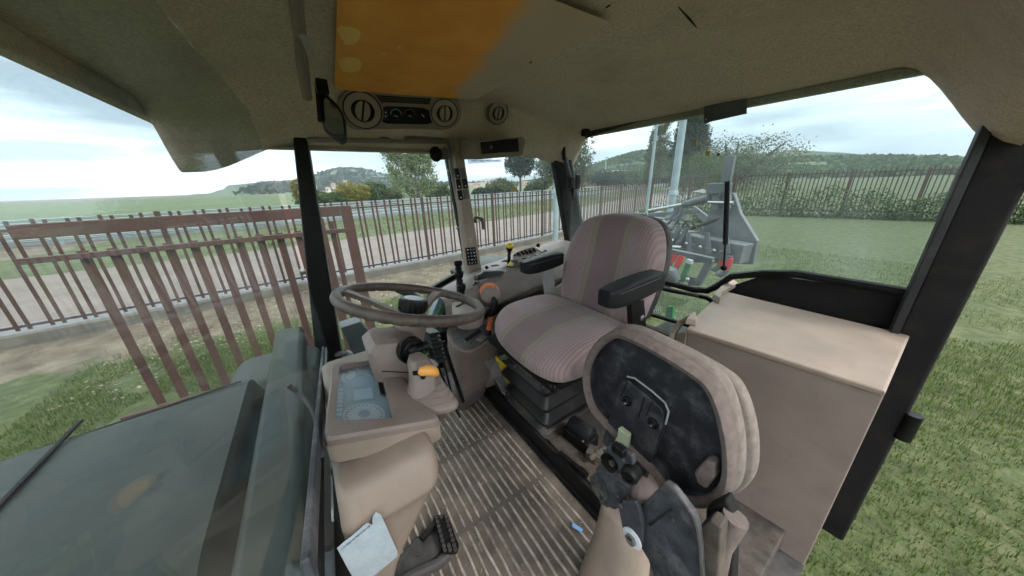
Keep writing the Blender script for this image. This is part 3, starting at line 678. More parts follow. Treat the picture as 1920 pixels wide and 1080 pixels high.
def ring_on(pts, d): return [Vector(p)+d for p in pts]
# body: top face with screen opening
mb = MB(); rings = []
c0 = sum((Vector(p) for p in top), Vector())/len(top)
outer = top; 
mb.loft([[c0+(p-c0)*.97+dn*.062 for p in outer], [c0+(p-c0)*1.0+dn*.052 for p in outer], [c0+(p-c0)*1.004+dn*.016 for p in outer]], cap1=False)
mb.build('lower_housing', 'beige_light', ic, bevel=.003)
mb = MB(); k = 40
def resample(poly, k):
    P = [Vector(p) for p in poly]; Ls = [(P[(i+1) % len(P)]-P[i]).length for i in range(len(P))]; T = sum(Ls); out = []
    for j in range(k):
        s = T*j/k; i = 0
        while s > Ls[i]: s -= Ls[i]; i += 1
        out.append(P[i].lerp(P[(i+1) % len(P)], s/Ls[i]))
    return out
scr_c = sum(scr, Vector())/4
def star(poly, centre, k, a0):
    """points of poly hit by k rays from centre (in panel plane)"""
    P = [Vector(p) for p in poly]; out = []
    for j in range(k):
        a = a0+2*math.pi*j/k; d = ux*math.cos(a)+uy_*math.sin(a); best = None
        for i in range(len(P)):
            A_, B_ = P[i]-centre, P[(i+1) % len(P)]-centre; ax_, ay_, bx_, by_ = A_.dot(ux), A_.dot(uy_), B_.dot(ux), B_.dot(uy_)
            dx, dy = math.cos(a), math.sin(a); ex_, ey_ = bx_-ax_, by_-ay_; den = dx*ey_-dy*ex_
            if abs(den) < 1e-12: continue
            t = (ax_*ey_-ay_*ex_)/den; s = (ax_*dy-ay_*dx)/den
            if t > 0 and -1e-6 <= s <= 1+1e-6 and (best is None or t < best): best = t
        out.append(centre+d*(best or 0))
    return out
K = 96
so = star(top, scr_c, K, 0); si = star(scr, scr_c, K, 0)
mb.loft([[p+dn*.018 for p in so], [p+dn*.004 for p in so], [p+(scr_c-p).normalized()*.005+un*.002 for p in so], [p+(p-scr_c).normalized()*.004+un*.001 for p in si], [p for p in si], [p-un*.028 for p in si]], cap0=False, cap1=False)
mb.build('bezel', 'mauve', ic, sharp=30)
deep = [p-un*.024 for p in scr]
mb = MB(); mb.prism([scr_c-un*.024+(p-scr_c)*1.05 for p in scr], -un*.003); fc = mb.build('gauge_face', 'bezel_blue', ic)
def fp(u, v, h=0): # u across front->rear (0 front..1 rear), v near->far
    a = scr[0].lerp(scr[3], u); b = scr[1].lerp(scr[2], u); return a.lerp(b, v)-un*(.0235-h)
mb = MB(); mb.lathe(fp(.52, .185), un, [(.043, 0), (.043, .002), (.040, .002), (.040, .001), (.001, .001)], 32); mb.build('speed_dial', 'white_print', fc)
mb = MB(); mb.lathe(fp(.50, .83), un, [(.043, 0), (.043, .002), (.040, .002), (.040, .001), (.001, .001)], 32); mb.build('engine_dial', 'lcd', fc)
for cu, cv, aa in ((.52, .185, 1.1), (.50, .83, 2.2)):
    c = fp(cu, cv, .003); MB().lathe(c, un, [(.012, 0), (.011, .003), (.002, .0032)], 16).build('needle_cap', 'bezel_blue', fc)
    d = ux*math.cos(aa)-uy_*math.sin(aa); MB().bar(c, c+d*.034, .003, .0015, up=un).build('needle', 'white_print', fc)
    mb = MB()
    for k in range(26):
        a = 2*math.pi*k/26; d = ux*math.cos(a)+uy_*math.sin(a); mb.bar(c+d*.033-un*.001, c+d*.038-un*.001, .0014, .0008, up=un)
    mb.build('tick_marks', 'black', fc)
mb = MB(); mb.prism([fp(.34, .42, .0015), fp(.74, .42, .0015), fp(.74, .60, .0015), fp(.34, .60, .0015)], un*.001); mb.build('display', 'lcd', fc)
mb = MB(); mb.prism([fp(.28, .385, .0005), fp(.80, .385, .0005), fp(.80, .635, .0005), fp(.28, .635, .0005)], un*.0006); mb.build('display_frame', 'galv', fc)
mb = MB()
for k in range(9): mb.prism([fp(.02, .06+.07*k, .001), fp(.12, .06+.07*k, .001), fp(.12, .11+.07*k, .001), fp(.02, .11+.07*k, .001)], un*.0008)
mb.build('warning_lamps', 'lcd', fc)
mb = MB(); mb.prism([fp(.97, .38, .006), fp(.88, .42, .006), fp(.88, .66, .006), fp(.99, .72, .006)], un*.006); mb.build('button_pod', 'black', fc)
MB().prism([p-un*.012 for p in scr], -un*.0015).build('lens', 'glass_lens', ic)
# ================================================================== dash pedestal
dp = thing('dash_pedestal', 'beige moulded pedestal under the instrument housing, leaning towards the floor', 'dashboard', (.7, -.02, 0))
mb = MB(); rings = []
def pring(pts): return [Vector(p) for p in pts]
# levels (z, y rear on near side, y front, x near, x far)
lv = [(.655, -.110, .062, .50, .98), (.64, -.118, .064, .48, 1.0), (.61, -.122, .066, .462, 1.0), (.585, -.116, .068, .455, 1.0), (.575, -.112, .07, .450, .99), (.565, -.104, .07, .458, .99), (.53, -.082, .07, .458, .98), (.47, -.040, .07, .456, .96), (.42, -.004, .07, .456, .94), (.35, .02, .072, .456, .92), (.25, .035, .075, .456, .90), (.15, .045, .08, .46, .88)]
for z, yr_, yf, xn, xf in lv:
    r_ = min(.030, (yf-yr_)*.35); rings.append([Vector((x, y, z)) for x, y in rrect(xf-xn, yf-yr_, r_, 6, (xn+xf)/2, (yf+yr_)/2)])
mb.loft(rings).build('shell', 'beige', dp, sub=1)
mb = MB(); a = PX(722, 850, .52); 
mb.prism([PX(722, 852, .60), PX(735, 864, .60), PX(810, 844, .60), PX(822, 824, .60), PX(820, 806, .60), PX(722, 834, .60)], (.16, 0, 0)); mb.build('step', 'beige', dp, bevel=.008, seg=3)
# torn paper label
a, b, c_, d_ = PX(631, 1018, .4515), PX(711, 955, .4485), PX(746, 1032, .4515), PX(672, 1092, .4515)
def bil(u, v): return a.lerp(b, u).lerp(d_.lerp(c_, u), v)
edge = [bil(0, 0)]+[bil(u, .02*noise.noise((u*30, 0, 0))) for u in (.15, .3, .5, .62, .7)]+[bil(.76, .10), bil(.80, .03), bil(.84, -.03), bil(.93, -.06)]+[bil(1.0, v) for v in (.05, .3, .6, .9)]+[bil(u, 1) for u in (.95, .6, .3, 0)]+[bil(-.01, .5)]
for p in edge: p.x = min(p.x, .4515)
mb = MB(); mb.prism([Vector((.4425, p.y, p.z)) for p in edge], (-.0008, 0, 0))
pp = mb.build('paper_label', 'paper'); tag(pp, 'torn pale blue paper sheet stuck to the beige pedestal', 'paper')
mb = MB(); rnd = random.Random(5); u_ = .05
while u_ < .72:
    w_ = rnd.uniform(.006, .014); h_ = .035
    mb.prism([bil(u_, .05), bil(u_+w_, .05), bil(u_+w_, .05+h_), bil(u_, .05+h_)], (-.0001, 0, 0)); u_ += w_+rnd.choice((.005, .006, .02))
for v in mb.v: v.x = .4410
bm_ = mb.build('print', 'dark_grey', pp)
# ================================================================== pedal, linkages
bp_ = thing('brake_pedal', 'dusty black studded pedal on a worn steel arm above the mat', 'pedal', PZ(835, 1000, .06))
P4 = [PZ(812, 966, .075), PZ(838, 962, .075), PZ(861, 1022, .055), PZ(856, 1036, .055), PZ(832, 1038, .055), PZ(826, 1030, .055)]
mb = MB(); mb.prism([p-Z1*.012 for p in P4], (0, 0, .012)); mb.build('pad', 'black', bp_, bevel=.004)
A0, A1, A2, A3 = PZ(814, 966, .075), PZ(838, 964, .075), PZ(858, 1034, .055), PZ(832, 1036, .055)
k = 0
for u in (.12, .5, .88):
    for v in (.07, .2, .33, .46, .59, .72, .85, .95):
        if u == .5 and .1 < v < .75: continue
        p = A0.lerp(A1, u).lerp(A3.lerp(A2, u), v)
        MB().lathe(p+Z1*.001, (0, 0, 1), [(.0062, -.001), (.0062, .005), (.0048, .006), (.0036, .003), (.001, .003)], 12).build('stud', 'dusty_metal', bp_); k += 1
mb = MB(); mb.tube([PZ(842, 1040, .035), PZ(820, 1058, .03), PZ(780, 1075, .03), PZ(735, 1100, .03)], .016, 10); mb.build('arm', 'dusty_metal', bp_)
fpn = thing('foot_plate', 'grey dusty steel plate beneath the pedestal beside the pedal', 'plate', (.75, -.02, .0))
mb = MB(); mb.prism([PZ(650, 1150, .018), PZ(822, 968, .018), PZ(828, 1035, .018), PZ(790, 1070, .018), PZ(740, 1150, .018)], (0, 0, .006)); mb.build('plate', 'dusty_metal', fpn, bevel=.002)
mb = MB(); mb.tube([PZ(820, 985, .03), PZ(800, 1000, .03), PZ(790, 1012, .03)], .012, 8); mb.build('pivot', 'black', fpn)
MB().lathe(PZ(783, 1040, .024), (0, 0, 1), [(.006, 0), (.006, .004), (.002, .004)], 8).build('bolt', 'rust', fpn)
pk = thing('linkage_bracket', 'black ribbed rubber boot and bracket with three thin rods going down', 'linkage', (1.02, -.26, .4))
mb = MB()
for i in range(6):
    a = PX(797+i*3.5, 623+i*9.5, 1.0); b = PX(818+i*3.5, 614+i*9.5, 1.0); mb.bar(a, b, .02, .10, up=(0, 0, 1)); 
mb2 = MB()
for i in range(7):
    y0 = 618+i*8; p = PX(806+i*2.2, y0+3, 1.0); mb2.box(p, (.07, .045, .012), rx=.2, rz=.2)
    mb2.box(p-Z1*.008, (.058, .036, .010), rx=.2, rz=.2)
mb2.build('boot', 'rubber', pk, bevel=.003)
mb = MB(); mb.prism([PX(805, 652, .98), PX(828, 640, .98), PX(831, 668, .98), PX(816, 674, .98), PX(806, 668, .98)], (.05, 0, 0)); br = mb.build('bracket', 'black', pk, bevel=.003)
for px, py in ((816, 656), (820, 667)): MB().lathe(PX(px, py, .98), (-1, 0, 0), [(.006, 0), (.006, .003), (.003, .004)], 10).build('bolt', 'steel', br)
for (x0, y0, x1, y1, r_, xa, xb) in ((816, 675, 862, 782, .0045, .99, 1.12), (829, 668, 846, 735, .0045, 1.02, 1.12), (830, 640, 868, 752, .010, 1.06, 1.2)):
    MB().tube([PX(x0, y0, xa), PX(x1, y1, xb)], r_, 8).build('rod', 'black', pk)
MB().tube([PX(816, 674, .985), PX(819, 683, .995)], .008, 8).build('joint', 'steel', pk)
MB().tube([PX(818, 768, .8), PX(824, 772, .8), PX(829, 780, .8), PX(826, 787, .8)], [.016, .018, .014, .006], 10).build('release_knob', 'mauve_dark', pk)
# black work lamp outside the front corner
wl = thing('work_lamp', 'black work lamp housing standing outside beside the front pillar', 'lamp', PX(680, 640, 1.75))
mb = MB(); f4 = [PX(638, 615, 1.68), PX(676, 603, 1.68), PX(697, 628, 1.68), PX(698, 668, 1.68), PX(660, 662, 1.68)]
mb.prism(f4, (.10, 0, 0)); mb.build('body', 'dark_grey', wl, bevel=.008)
MB().lathe(PX(691, 633, 1.675), (-1, -.3, .1), [(.032, -.04), (.032, .0), (.026, .002), (.022, -.01), (.002, -.012)], 16).build('socket', 'black', wl)
MB().prism([PX(684, 628, 1.70), PX(704, 617, 1.70), PX(708, 620, 1.70), PX(706, 630, 1.70), PX(692, 632, 1.70)], (.03, 0, 0)).build('flap', 'tractor_green', wl, bevel=.003)
MB().bar(PX(672, 650, 1.72), PX(668, 700, 1.72), .07, .06).build('mount', 'black', wl, bevel=.005)
hl = thing('latch', 'rusty steel latch with a washer at the foot of the front pillar', 'latch', PX(655, 665, 1.55))
MB().lathe(PX(640, 662, 1.54), (0, 0, 1), [(.030, -.002), (.028, .002), (.012, .008)], 14).build('washer', 'dusty_metal', hl)
MB().tube([PX(648, 660, 1.54), PX(655, 664, 1.54), PX(660, 672, 1.54), PX(668, 672, 1.54)], [.012, .017, .017, .01], 10).build('barrel', 'galv', hl)
MB().bar(PX(648, 668, 1.56), PX(652, 684, 1.56), .02, .02).build('pin', 'rust', hl)
cbn = thing('wiring_loom', 'braided dark cable sagging past the windshield edge', 'cable', PX(560, 735, .8))
MB().tube([PX(540, 722, .85), PX(557, 735, .85), PX(572, 750, .82), PX(585, 768, .78), PX(594, 790, .74), PX(599, 820, .7)], .006, 8).build('cable', 'rubber', cbn)

# ================================================================== driver seat
ds = thing('driver_seat', 'mauve corduroy driver seat with two beige stripes and black armrests', 'seat', (.79, -.75, .09))
# backrest: outline in (x, z)
bo = [(.60, .585), (.79, .575), (.98, .585), (1.005, .66), (1.02, .78), (1.015, .87), (.985, .96), (.93, 1.005), (.79, 1.022), (.66, 1.005), (.605, .96), (.573, .87), (.570, .78), (.585, .66)]
bo = smooth_poly([Vector(p) for p in bo], 2)
def bmap(u, v, w_):
    t = (v-.58)/.44; y = -.925-.115*t-.13+w_
    y += .022*((u-.79)/.22)**2 - .018*math.sin(math.pi*min(1, max(0, t)))*0
    return (u, y, v)
mb = MB(); pad(mb, bo, bmap, .13, .045, crown=-.004, nr=5, inner=5); mb.build('backrest', 'seat_fabric', ds, sharp=80)
mb = MB(); pad(mb, [Vector((.79+(p.x-.79)*.97, .80+(p.y-.80)*.97)) for p in bo], lambda u, v, w_: (u, bmap(u, v, 0)[1]-.035+w_, v), .05, .02); mb.build('back_shell', 'dusty_metal', ds, sharp=80)
# cushion: outline in (x, y)
so_ = [(.575, -.93), (.79, -.955), (1.01, -.93), (1.045, -.83), (1.045, -.68), (1.02, -.58), (.93, -.525), (.79, -.505), (.65, -.505), (.57, -.53), (.54, -.60), (.535, -.70), (.545, -.85)]
so_ = smooth_poly([Vector(p) for p in so_], 2)
def cmap(u, v, w_):
    f = sm(-.66, -.50, v); s_ = ((u-.79)/.25)**2
    z = .535+w_*(1-.12*f) - .028*f*(w_/.12) - .030*sm(-.60, -.5, v)*0 + .012*s_*(w_/.12) - .012*sm(-.8, -.95, v)
    return (u, v, z)
mb = MB(); pad(mb, so_, cmap, .115, .05, crown=.004, nr=6, inner=5); mb.build('cushion', 'seat_fabric', ds, sharp=80)
mb = MB(); rnd = random.Random(8)
for i in range(90):
    x = rnd.uniform(.54, .76); p = Vector((x, -.512+.015*rnd.random()-.03*(x < .6), .540)); mb.bar(p, p+Vector((rnd.uniform(-.006, .006), rnd.uniform(-.003, .006), rnd.uniform(-.012, .0))), .0007)
mb.build('frayed_threads', 'trim_cloth', ds, flat=True)
def armrest(x, y0, y1, z, droop, wd, nm):
    mb = MB(); rings = []
    n = 8
    for k in range(n+1):
        t = k/n; y = y0+(y1-y0)*t; h = .060+.012*math.sin(t*math.pi) ; k_ = 1-.30*(1-min(1, k/1.2))-.06*(1-min(1, (n-k)/1.2)); zc = z-droop*(1-t) - .010*(1-t)
        rings.append([Vector((x+a*k_, y, zc+b_*(k_ if b_ < 0 else 1))) for a, b_ in rrect(wd, h, .012, 4)])
    o = mb.loft(rings).build('armrest', 'leather', ds, bevel=.006, seg=3)
    mb = MB()
    for s_ in (-1,): 
        pts = [Vector((x+s_*(wd/2+.0005)*1.0, y0+(y1-y0)*t, z-droop*(1-t)-.010*(1-t)+.018)) for t in (.12, .3, .5, .7, .9)]
        mb.tube(pts, .0012, 5)
    mb.build('stitching', 'dark_grey', o)
    return o
armrest(.515, -.655, -.925, .835, .0, .062, 'near')
armrest(1.065, -.765, -1.00, .795, .004, .062, 'far')
mb = MB(); mb.prism([Vector((.525, -.80, .81)), Vector((.525, -.87, .81)), Vector((.525, -.93, .62)), Vector((.525, -.93, .53)), Vector((.525, -.86, .53)), Vector((.525, -.84, .64))], (.02, 0, 0)); hb = mb.build('armrest_bracket', 'black', ds, bevel=.004)
for y, z, r_ in ((-.865, .775, .007), (-.88, .70, .011), (-.885, .655, .007), (-.85, .60, .006)):
    MB().lathe((.525, y, z), (-1, 0, 0), [(r_, -.001), (r_, .004), (r_*.5, .006)], 10).build('bolt', 'steel', hb)
MB().ball((.515, -.80, .615), .035, 14, 8, (.35, 1.1, 1.3)).build('hinge_cover', 'dark_grey', ds)
mb = MB(); mb.bar((1.055, -.90, .80), (1.05, -.93, .58), .02, .06); mb.build('armrest_bracket', 'grey_seal', ds, bevel=.004)
MB().box((.79, -.73, .525), (.42, .40, .03)).build('seat_frame', 'black', ds, bevel=.005)
# suspension with bellows
mb = MB(); rings = []
lev = [(.09, 1.02), (.125, 1.04), (.155, 1.16), (.168, 1.16), (.205, .96), (.225, .96), (.262, 1.15), (.275, 1.15), (.312, .95), (.332, .95), (.366, 1.13), (.38, 1.13), (.41, .96), (.43, .92)]
for i, (z, s_) in enumerate(lev):
    t = (z-.09)/.35; x0 = .80-.075*t; x1 = 1.07-.02*t; y0 = -.69+.075*t; y1 = -.98; xc, yc = (x0+x1)/2, (y0+y1)/2
    rings.append([Vector((x, y, z+.006*noise.noise((x*12, y*12, i)))) for x, y in rrect((x1-x0)*s_, (y0-y1)*s_, .022, 3, xc, yc)])
mb.loft(rings).build('bellows', 'rubber', ds, sharp=45)
mb = MB(); mb.box((.935, -.835, .085), (.31, .33, .02)); mb.build('bellows_flange', 'dusty_metal', ds, bevel=.005)
mb = MB(); mb.box((.87, -.66, .455), (.30, .16, .035), rx=-.12); mb.build('upper_frame', 'black', ds, bevel=.006)
mb = MB(); a, b = PY(962, 668, -.59), PY(1015, 712, -.59); mb.bar(a+Vector((0, -.03, 0)), b+Vector((0, -.03, 0)), .09, .018, up=(0, .3, 1)); mb.build('slide_cover', 'dusty_metal', ds, bevel=.004)
mb = MB(); p = PY(1023, 710, -.58); mb.box(p, (.045, .03, .018), rz=.5); mb.build('adjuster_knob', 'pale_green', ds, bevel=.005)
mb = MB(); mb.tube([PY(975, 662, -.60), PY(958, 665, -.59), PY(950, 668, -.585), PY(938, 672, -.58)], [.006, .011, .012, .009], 10); mb.build('weight_handle', 'green_plastic', ds)
mb = MB(); 
for px, py in ((958, 678), (964, 672), (970, 668)): mb.lathe(PY(px, py, -.60), (0, 1, 0), [(.012, -.03), (.012, .0), (.009, .003)], 10)
mb.build('spring', 'black', ds)
mb = MB(); mb.prism([Vector((.76, -.655, .082)), Vector((1.10, -.655, .082)), Vector((1.08, -.69, .10)), Vector((.80, -.69, .10))], (0, 0, .012)); mb.build('base_plate', 'dusty_metal', ds, bevel=.003)
cl = thing('clover', 'tiny green clover growing at the foot of the seat bellows', 'plant', PY(983, 770, -.655))
c_ = PY(983, 769, -.655)
for k in range(5):
    a = k*1.26; MB().ball(c_+Vector((.009*math.cos(a), 0.004*math.sin(a*2), .009*math.sin(a))), .007, 8, 5, (1, .3, 1)).build('leaf', 'grass_blade', cl)
# document pouch with yellow booklet
dpch = thing('document_pouch', 'clear plastic pouch with a yellow booklet stuffed beside the seat', 'pouch', (1.12, -.62, .2))
bk = [PX(928, 670, 1.10), PX(957, 664, 1.06), PX(965, 690, 1.06), PX(953, 735, 1.10), PX(948, 712, 1.10)]
MB().prism(bk, (.008, -.008, 0)).build('booklet', 'printed_yellow', dpch)
mb = MB()
def pf(u, v):
    a = PX(908, 678, 1.13).lerp(PX(955, 660, 1.075), u); b = PX(944, 742, 1.12).lerp(PX(962, 742, 1.085), u); p = a.lerp(b, v)
    return p+Vector((-.004+.010*noise.noise((u*5, v*6, 1)), .006*noise.noise((u*9, v*9, 4)), 0))
mb.grid(pf, 16, 20).build('bag', 'plastic_bag', dpch)
# black motor box beside the seat
mx_ = thing('compressor', 'black box with a shiny rounded blue-violet cover on the seat platform', 'motor', (.66, -.76, .09))
mb = MB(); mb.box((.675, -.775, .11), (.13, .085, .055), rz=.12); mb.build('base', 'black', mx_, bevel=.006)
mb = MB(); rings = []
for x in (-.055, -.05, .05, .055):
    k_ = .9 if abs(x) > .052 else 1; rr = []
    for j in range(13):
        a = math.pi*j/12; rr.append(Vector((x, math.cos(a)*.038*k_, .0+math.sin(a)*.048*k_)))
    rings.append([Vector((.675, -.78, .135))+Matrix.Rotation(.12, 3, 'Z') @ p for p in rr])
mb.loft(rings).build('cover', 'leather', mx_, sharp=50)
for k in (-1, 1): MB().ball(Vector((.675+k*.045, -.742, .142)), .005, 8, 5).build('screw', 'steel', mx_)
mb = MB(); mb.tube([PZ(1050, 848, .11), PZ(1088, 880, .11)], [.008, .009], 10); mb.tube([PZ(1088, 880, .11), PZ(1100, 892, .11)], .013, 10); mb.build('hose', 'black', mx_)
mb = MB(); mb.box(PZ(1115, 850, .12), (.06, .05, .03), rz=.4); mb.tube([PZ(1105, 860, .12), PZ(1120, 850, .13), PZ(1135, 840, .13)], .012, 8); mb.build('bracket', 'rust', mx_, bevel=.004)
MB().lathe(PZ(1121, 848, .135), (-.4, .4, 1), [(.010, 0), (.010, .008), (.006, .010)], 6).build('bolt', 'rust', mx_)

# ================================================================== folding instructor seat (folded up)
ts = thing('folding_seat', 'folded instructor seat showing its dark plastic underside and mauve cloth rim', 'seat', (.3, -.55, .45))
YT = -.55
outl = [(1090, 700), (1096, 672), (1110, 647), (1128, 630), (1148, 620), (1175, 626), (1215, 645), (1262, 672), (1310, 702), (1335, 725), (1352, 762), (1363, 800), (1372, 850), (1372, 905), (1362, 935), (1340, 952), (1310, 958), (1268, 945), (1240, 925), (1225, 895), (1180, 850), (1130, 800), (1103, 768), (1093, 735)]
def ty(px, py, d=0): return PY(px, py, YT+d)
ol = [ty(*p) for p in outl]
ol = smooth_poly(ol, 2); tc_ = sum(ol, Vector())/len(ol)
def sc3(pts, s_, dy): return [tc_+(p-tc_)*s_+Vector((0, dy, 0)) for p in pts]
def ins3(pts, d, dy):
    res = []; n = len(pts)
    for i in range(n):
        t = (pts[(i+2) % n]-pts[i-2]); nn = Vector((-t.z, 0, t.x)).normalized()
        if nn.dot(tc_-pts[i]) < 0: nn = -nn
        res.append(pts[i]+nn*d+Vector((0, dy, 0)))
    return res
mb = MB(); mb.loft([ins3(ol, .020, -.012), ins3(ol, .016, .0), ins3(ol, .006, .003), ins3(ol, 0, -.004), ins3(ol, -.002, -.02), ins3(ol, .000, -.030), ins3(ol, .004, -.034)], cap0=False, cap1=False)
mb.build('cloth_rim', 'trim_cloth', ts, sharp=60)
mb = MB(); mb.loft([ins3(ol, .019, -.014), ins3(ol, .019, -.034)], cap1=True, cap0=False); mb.build('pan', 'seat_pan', ts, sharp=40)
mb = MB(); mb.loft([ins3(ol, .006, -.030), ins3(ol, -.003, -.036), ins3(ol, -.005, -.050), ins3(ol, .000, -.066), ins3(ol, .03, -.074)], cap1=True, cap0=False)
mb.build('cushion', 'cloth_top', ts, sharp=80)
mb = MB(); q_ = [Vector((p.x, p.y, p.z)) for p in ol if p.z > tc_.z-.02 or p.x < tc_.x]
mb.loft([[tc_+(p-tc_)*.93+Vector((-.02, -.076, -.016)) for p in ol], [tc_+(p-tc_)*.955+Vector((-.02, -.084, -.016)) for p in ol], [tc_+(p-tc_)*.955+Vector((-.02, -.104, -.016)) for p in ol], [tc_+(p-tc_)*.88+Vector((-.02, -.114, -.016)) for p in ol]])
mb.build('backrest', 'cloth_top', ts, sharp=80)
hg = [(1172, 715), (1178, 707), (1190, 710), (1235, 745), (1250, 758), (1256, 772), (1250, 800), (1232, 850), (1216, 895), (1185, 865), (1145, 830), (1137, 822), (1152, 775)]
mb = MB(); mb.prism([ty(px, py, -.030) for px, py in hg], (0, .022, 0)); hp = mb.build('hinge_plate', 'seat_pan', ts, bevel=.004, seg=3)
for (a, b) in (((1176, 716), (1165, 742)), ((1208, 745), (1197, 782)), ((1224, 752), (1212, 778))): MB().bar(ty(*a, -.0075), ty(*b, -.0075), .003, .002, up=(0, 1, 0)).build('groove', 'black_matt', hp)
mb = MB(); mb.tube([ty(1176, 706, -.008), ty(1190, 709, -.006), ty(1222, 733, -.006), ty(1247, 755, -.006), ty(1254, 772, -.007), ty(1248, 795, -.008)], .0022, 6); mb.build('worn_edge', 'grey_seal', hp)
for px, py in ((1177, 752), (1225, 793)):
    p = ty(px, py, -.008); b_ = MB().lathe(p, (0, 1, 0), [(.0135, 0), (.0125, .004), (.009, .006), (.009, .010), (.007, .013), (.002, .0135)], 16).build('bolt', 'black', hp)
    MB().lathe(p+Vector((0, .013, 0)), (0, 1, 0), [(.0045, 0), (.0035, .0025)], 6).build('bolt_head', 'steel', b_)
mb = MB(); mb.prism([ty(1166, 797, -.004), ty(1185, 812, -.004), ty(1183, 826, -.004), ty(1181, 839, -.004), ty(1173, 838, -.004), ty(1159, 822, -.004), ty(1164, 812, -.004)], (0, .016, 0)); mb.build('release_tab', 'pale_green', ts, bevel=.003)
mb = MB(); mb.prism([ty(1312, 873, -.028), ty(1335, 849, -.028), ty(1352, 856, -.028), ty(1352, 882, -.028), ty(1335, 905, -.028), ty(1318, 893, -.028)], (0, .028, 0)); mb.build('fabric_tab', 'trim_cloth', ts, bevel=.006)
# mechanism under the pan
YM = -.43
def tm(px, py, d=0): return PY(px, py, YM+d)
mb = MB(); mb.prism([tm(1139, 834), tm(1157, 834), tm(1185, 854), tm(1188, 870), tm(1178, 882), tm(1190, 900), tm(1180, 915), tm(1170, 940), tm(1152, 958), tm(1130, 945), tm(1112, 915), tm(1112, 890), tm(1125, 862)], (0, -.014, 0)); me_ = mb.build('hinge_mechanism', 'blue_metal', ts, bevel=.005)
mb = MB(); mb.lathe(tm(1144, 866), (0, 1, 0), [(.020, .0), (.020, .008), (.014, .010), (.004, .010)], 16); mb.lathe(tm(1184, 886), (-.2, 1, .1), [(.018, -.01), (.018, .012), (.013, .018), (.010, .018), (.009, .012), (.002, .012)], 16); mb.build('bush', 'black', me_)
MB().lathe(tm(1149, 867, .008), (0, 1, 0), [(.007, 0), (.007, .005), (.003, .006)], 6).build('bolt', 'steel', me_)
mb = MB(); mb.lathe(tm(1118, 897), (0, 1, 0), [(.010, 0), (.010, .012), (.003, .013)], 12); mb.lathe(tm(1130, 925), (0, 1, 0), [(.014, 0), (.014, .010), (.009, .010), (.008, .003)], 14); mb.lathe(tm(1123, 908), (0, 1, 0), [(.009, 0), (.009, .016), (.003, .017)], 8); mb.build('pin', 'dusty_metal', me_)
MB().bar(tm(1150, 835, .004), tm(1172, 852, .004), .020, .016, up=(0, 1, 0)).build('link', 'black', me_, bevel=.003)
mb = MB(); mb.prism([tm(1158, 950, .01), tm(1166, 938, .01), tm(1190, 940, .01), tm(1198, 955, .01), tm(1204, 985, .01), tm(1203, 1020, .01), tm(1192, 1030, .01), tm(1175, 1015, .01), tm(1165, 985, .01)], (0, -.012, 0)); ar = mb.build('side_arm', 'blue_metal', ts, bevel=.004)
p = tm(1186, 1008, .011); wsr = MB().lathe(p, (0, 1, 0), [(.0215, 0), (.0215, .003), (.019, .004), (.011, .004)], 24).build('washer', 'clear_white', ar)
MB().lathe(p+Vector((0, .003, 0)), (0, 1, 0), [(.012, 0), (.012, .007), (.009, .009), (.003, .0095)], 6).build('bolt', 'steel', wsr)
MB().lathe(tm(1163, 948, .012), (0, 1, 0), [(.007, 0), (.006, .004), (.003, .004)], 10).build('bolt', 'dusty_metal', ar)
mb = MB(); mb.prism([tm(1194, 958, -.012), tm(1222, 928, -.012), tm(1246, 905, -.012), tm(1262, 915, -.012), tm(1282, 940, -.012), tm(1300, 965, -.012), tm(1309, 992, -.012), tm(1314, 1030, -.012), tm(1318, 1110, -.012), tm(1235, 1110, -.012), tm(1215, 1050, -.012), tm(1200, 1025, -.012)], (0, -.014, 0)); bk2 = mb.build('bracket', 'blue_metal', ts, bevel=.003)
mb = MB(); mb.tube([tm(1246, 906, -.010), tm(1262, 917, -.010), tm(1282, 941, -.010), tm(1299, 966, -.010), tm(1308, 993, -.010), tm(1313, 1030, -.010), tm(1316, 1100, -.010)], .0035, 6); mb.build('rolled_edge', 'dusty_metal', bk2)
mb = MB(); mb.prism([tm(1310, 990, -.035), tm(1330, 975, -.035), tm(1352, 990, -.035), tm(1345, 1110, -.035), tm(1290, 1110, -.035)], (0, -.03, 0)); mb.build('dark_plate', 'rust', ts, bevel=.004)  # dark brown plate behind the right edge of the bracket
for px, py, r_ in ((1228, 945, .006), (1262, 975, .004), (1240, 1040, .005)): MB().lathe(tm(px, py, -.012), (0, 1, 0), [(r_, 0), (r_, .003), (r_*.5, .004)], 8).build('bolt', 'dusty_metal', bk2)
mb = MB(); mb.bar(tm(1218, 985, -.011), tm(1258, 955, -.011), .004, .002, up=(0, 1, 0)); mb.build('score_line', 'black_matt', bk2)
for (a_, b_) in (((1120, 880), (1132, 870)), ((1160, 905), (1172, 915)), ((1150, 845), (1160, 850)), ((1126, 940), (1140, 948))): MB().bar(tm(*a_, .001), tm(*b_, .001), .007, .006, up=(0, 1, 0)).build('clip', 'dusty_metal', me_)
for px, py in ((1134, 845), (1170, 862), (1158, 928), (1164, 890)): MB().lathe(tm(px, py, .001), (0, 1, 0), [(.0045, 0), (.0045, .002), (.002, .003)], 8).build('rivet', 'steel', me_)
mb = MB(); mb.tube([tm(1127+k*.5+2.2*math.cos(k*1.1), 902+k*1.5+2.2*math.sin(k*1.1), .006) for k in range(20)], .0016, 5); mb.build('spring', 'dusty_metal', me_)
mb = MB(); mb.ball(tm(1208, 928, -.045), .040, 14, 10, (1.0, .8, .9)); mb.build('worn_pad', 'trim_cloth', ts)
mb = MB(); mb.prism([tm(1322, 955, -.09), tm(1360, 935, -.09), tm(1378, 975, -.09), tm(1372, 1130, -.09), tm(1315, 1130, -.09)], (0, -.03, 0)); mb.build('rear_bracket', 'black_matt', ts, bevel=.006)
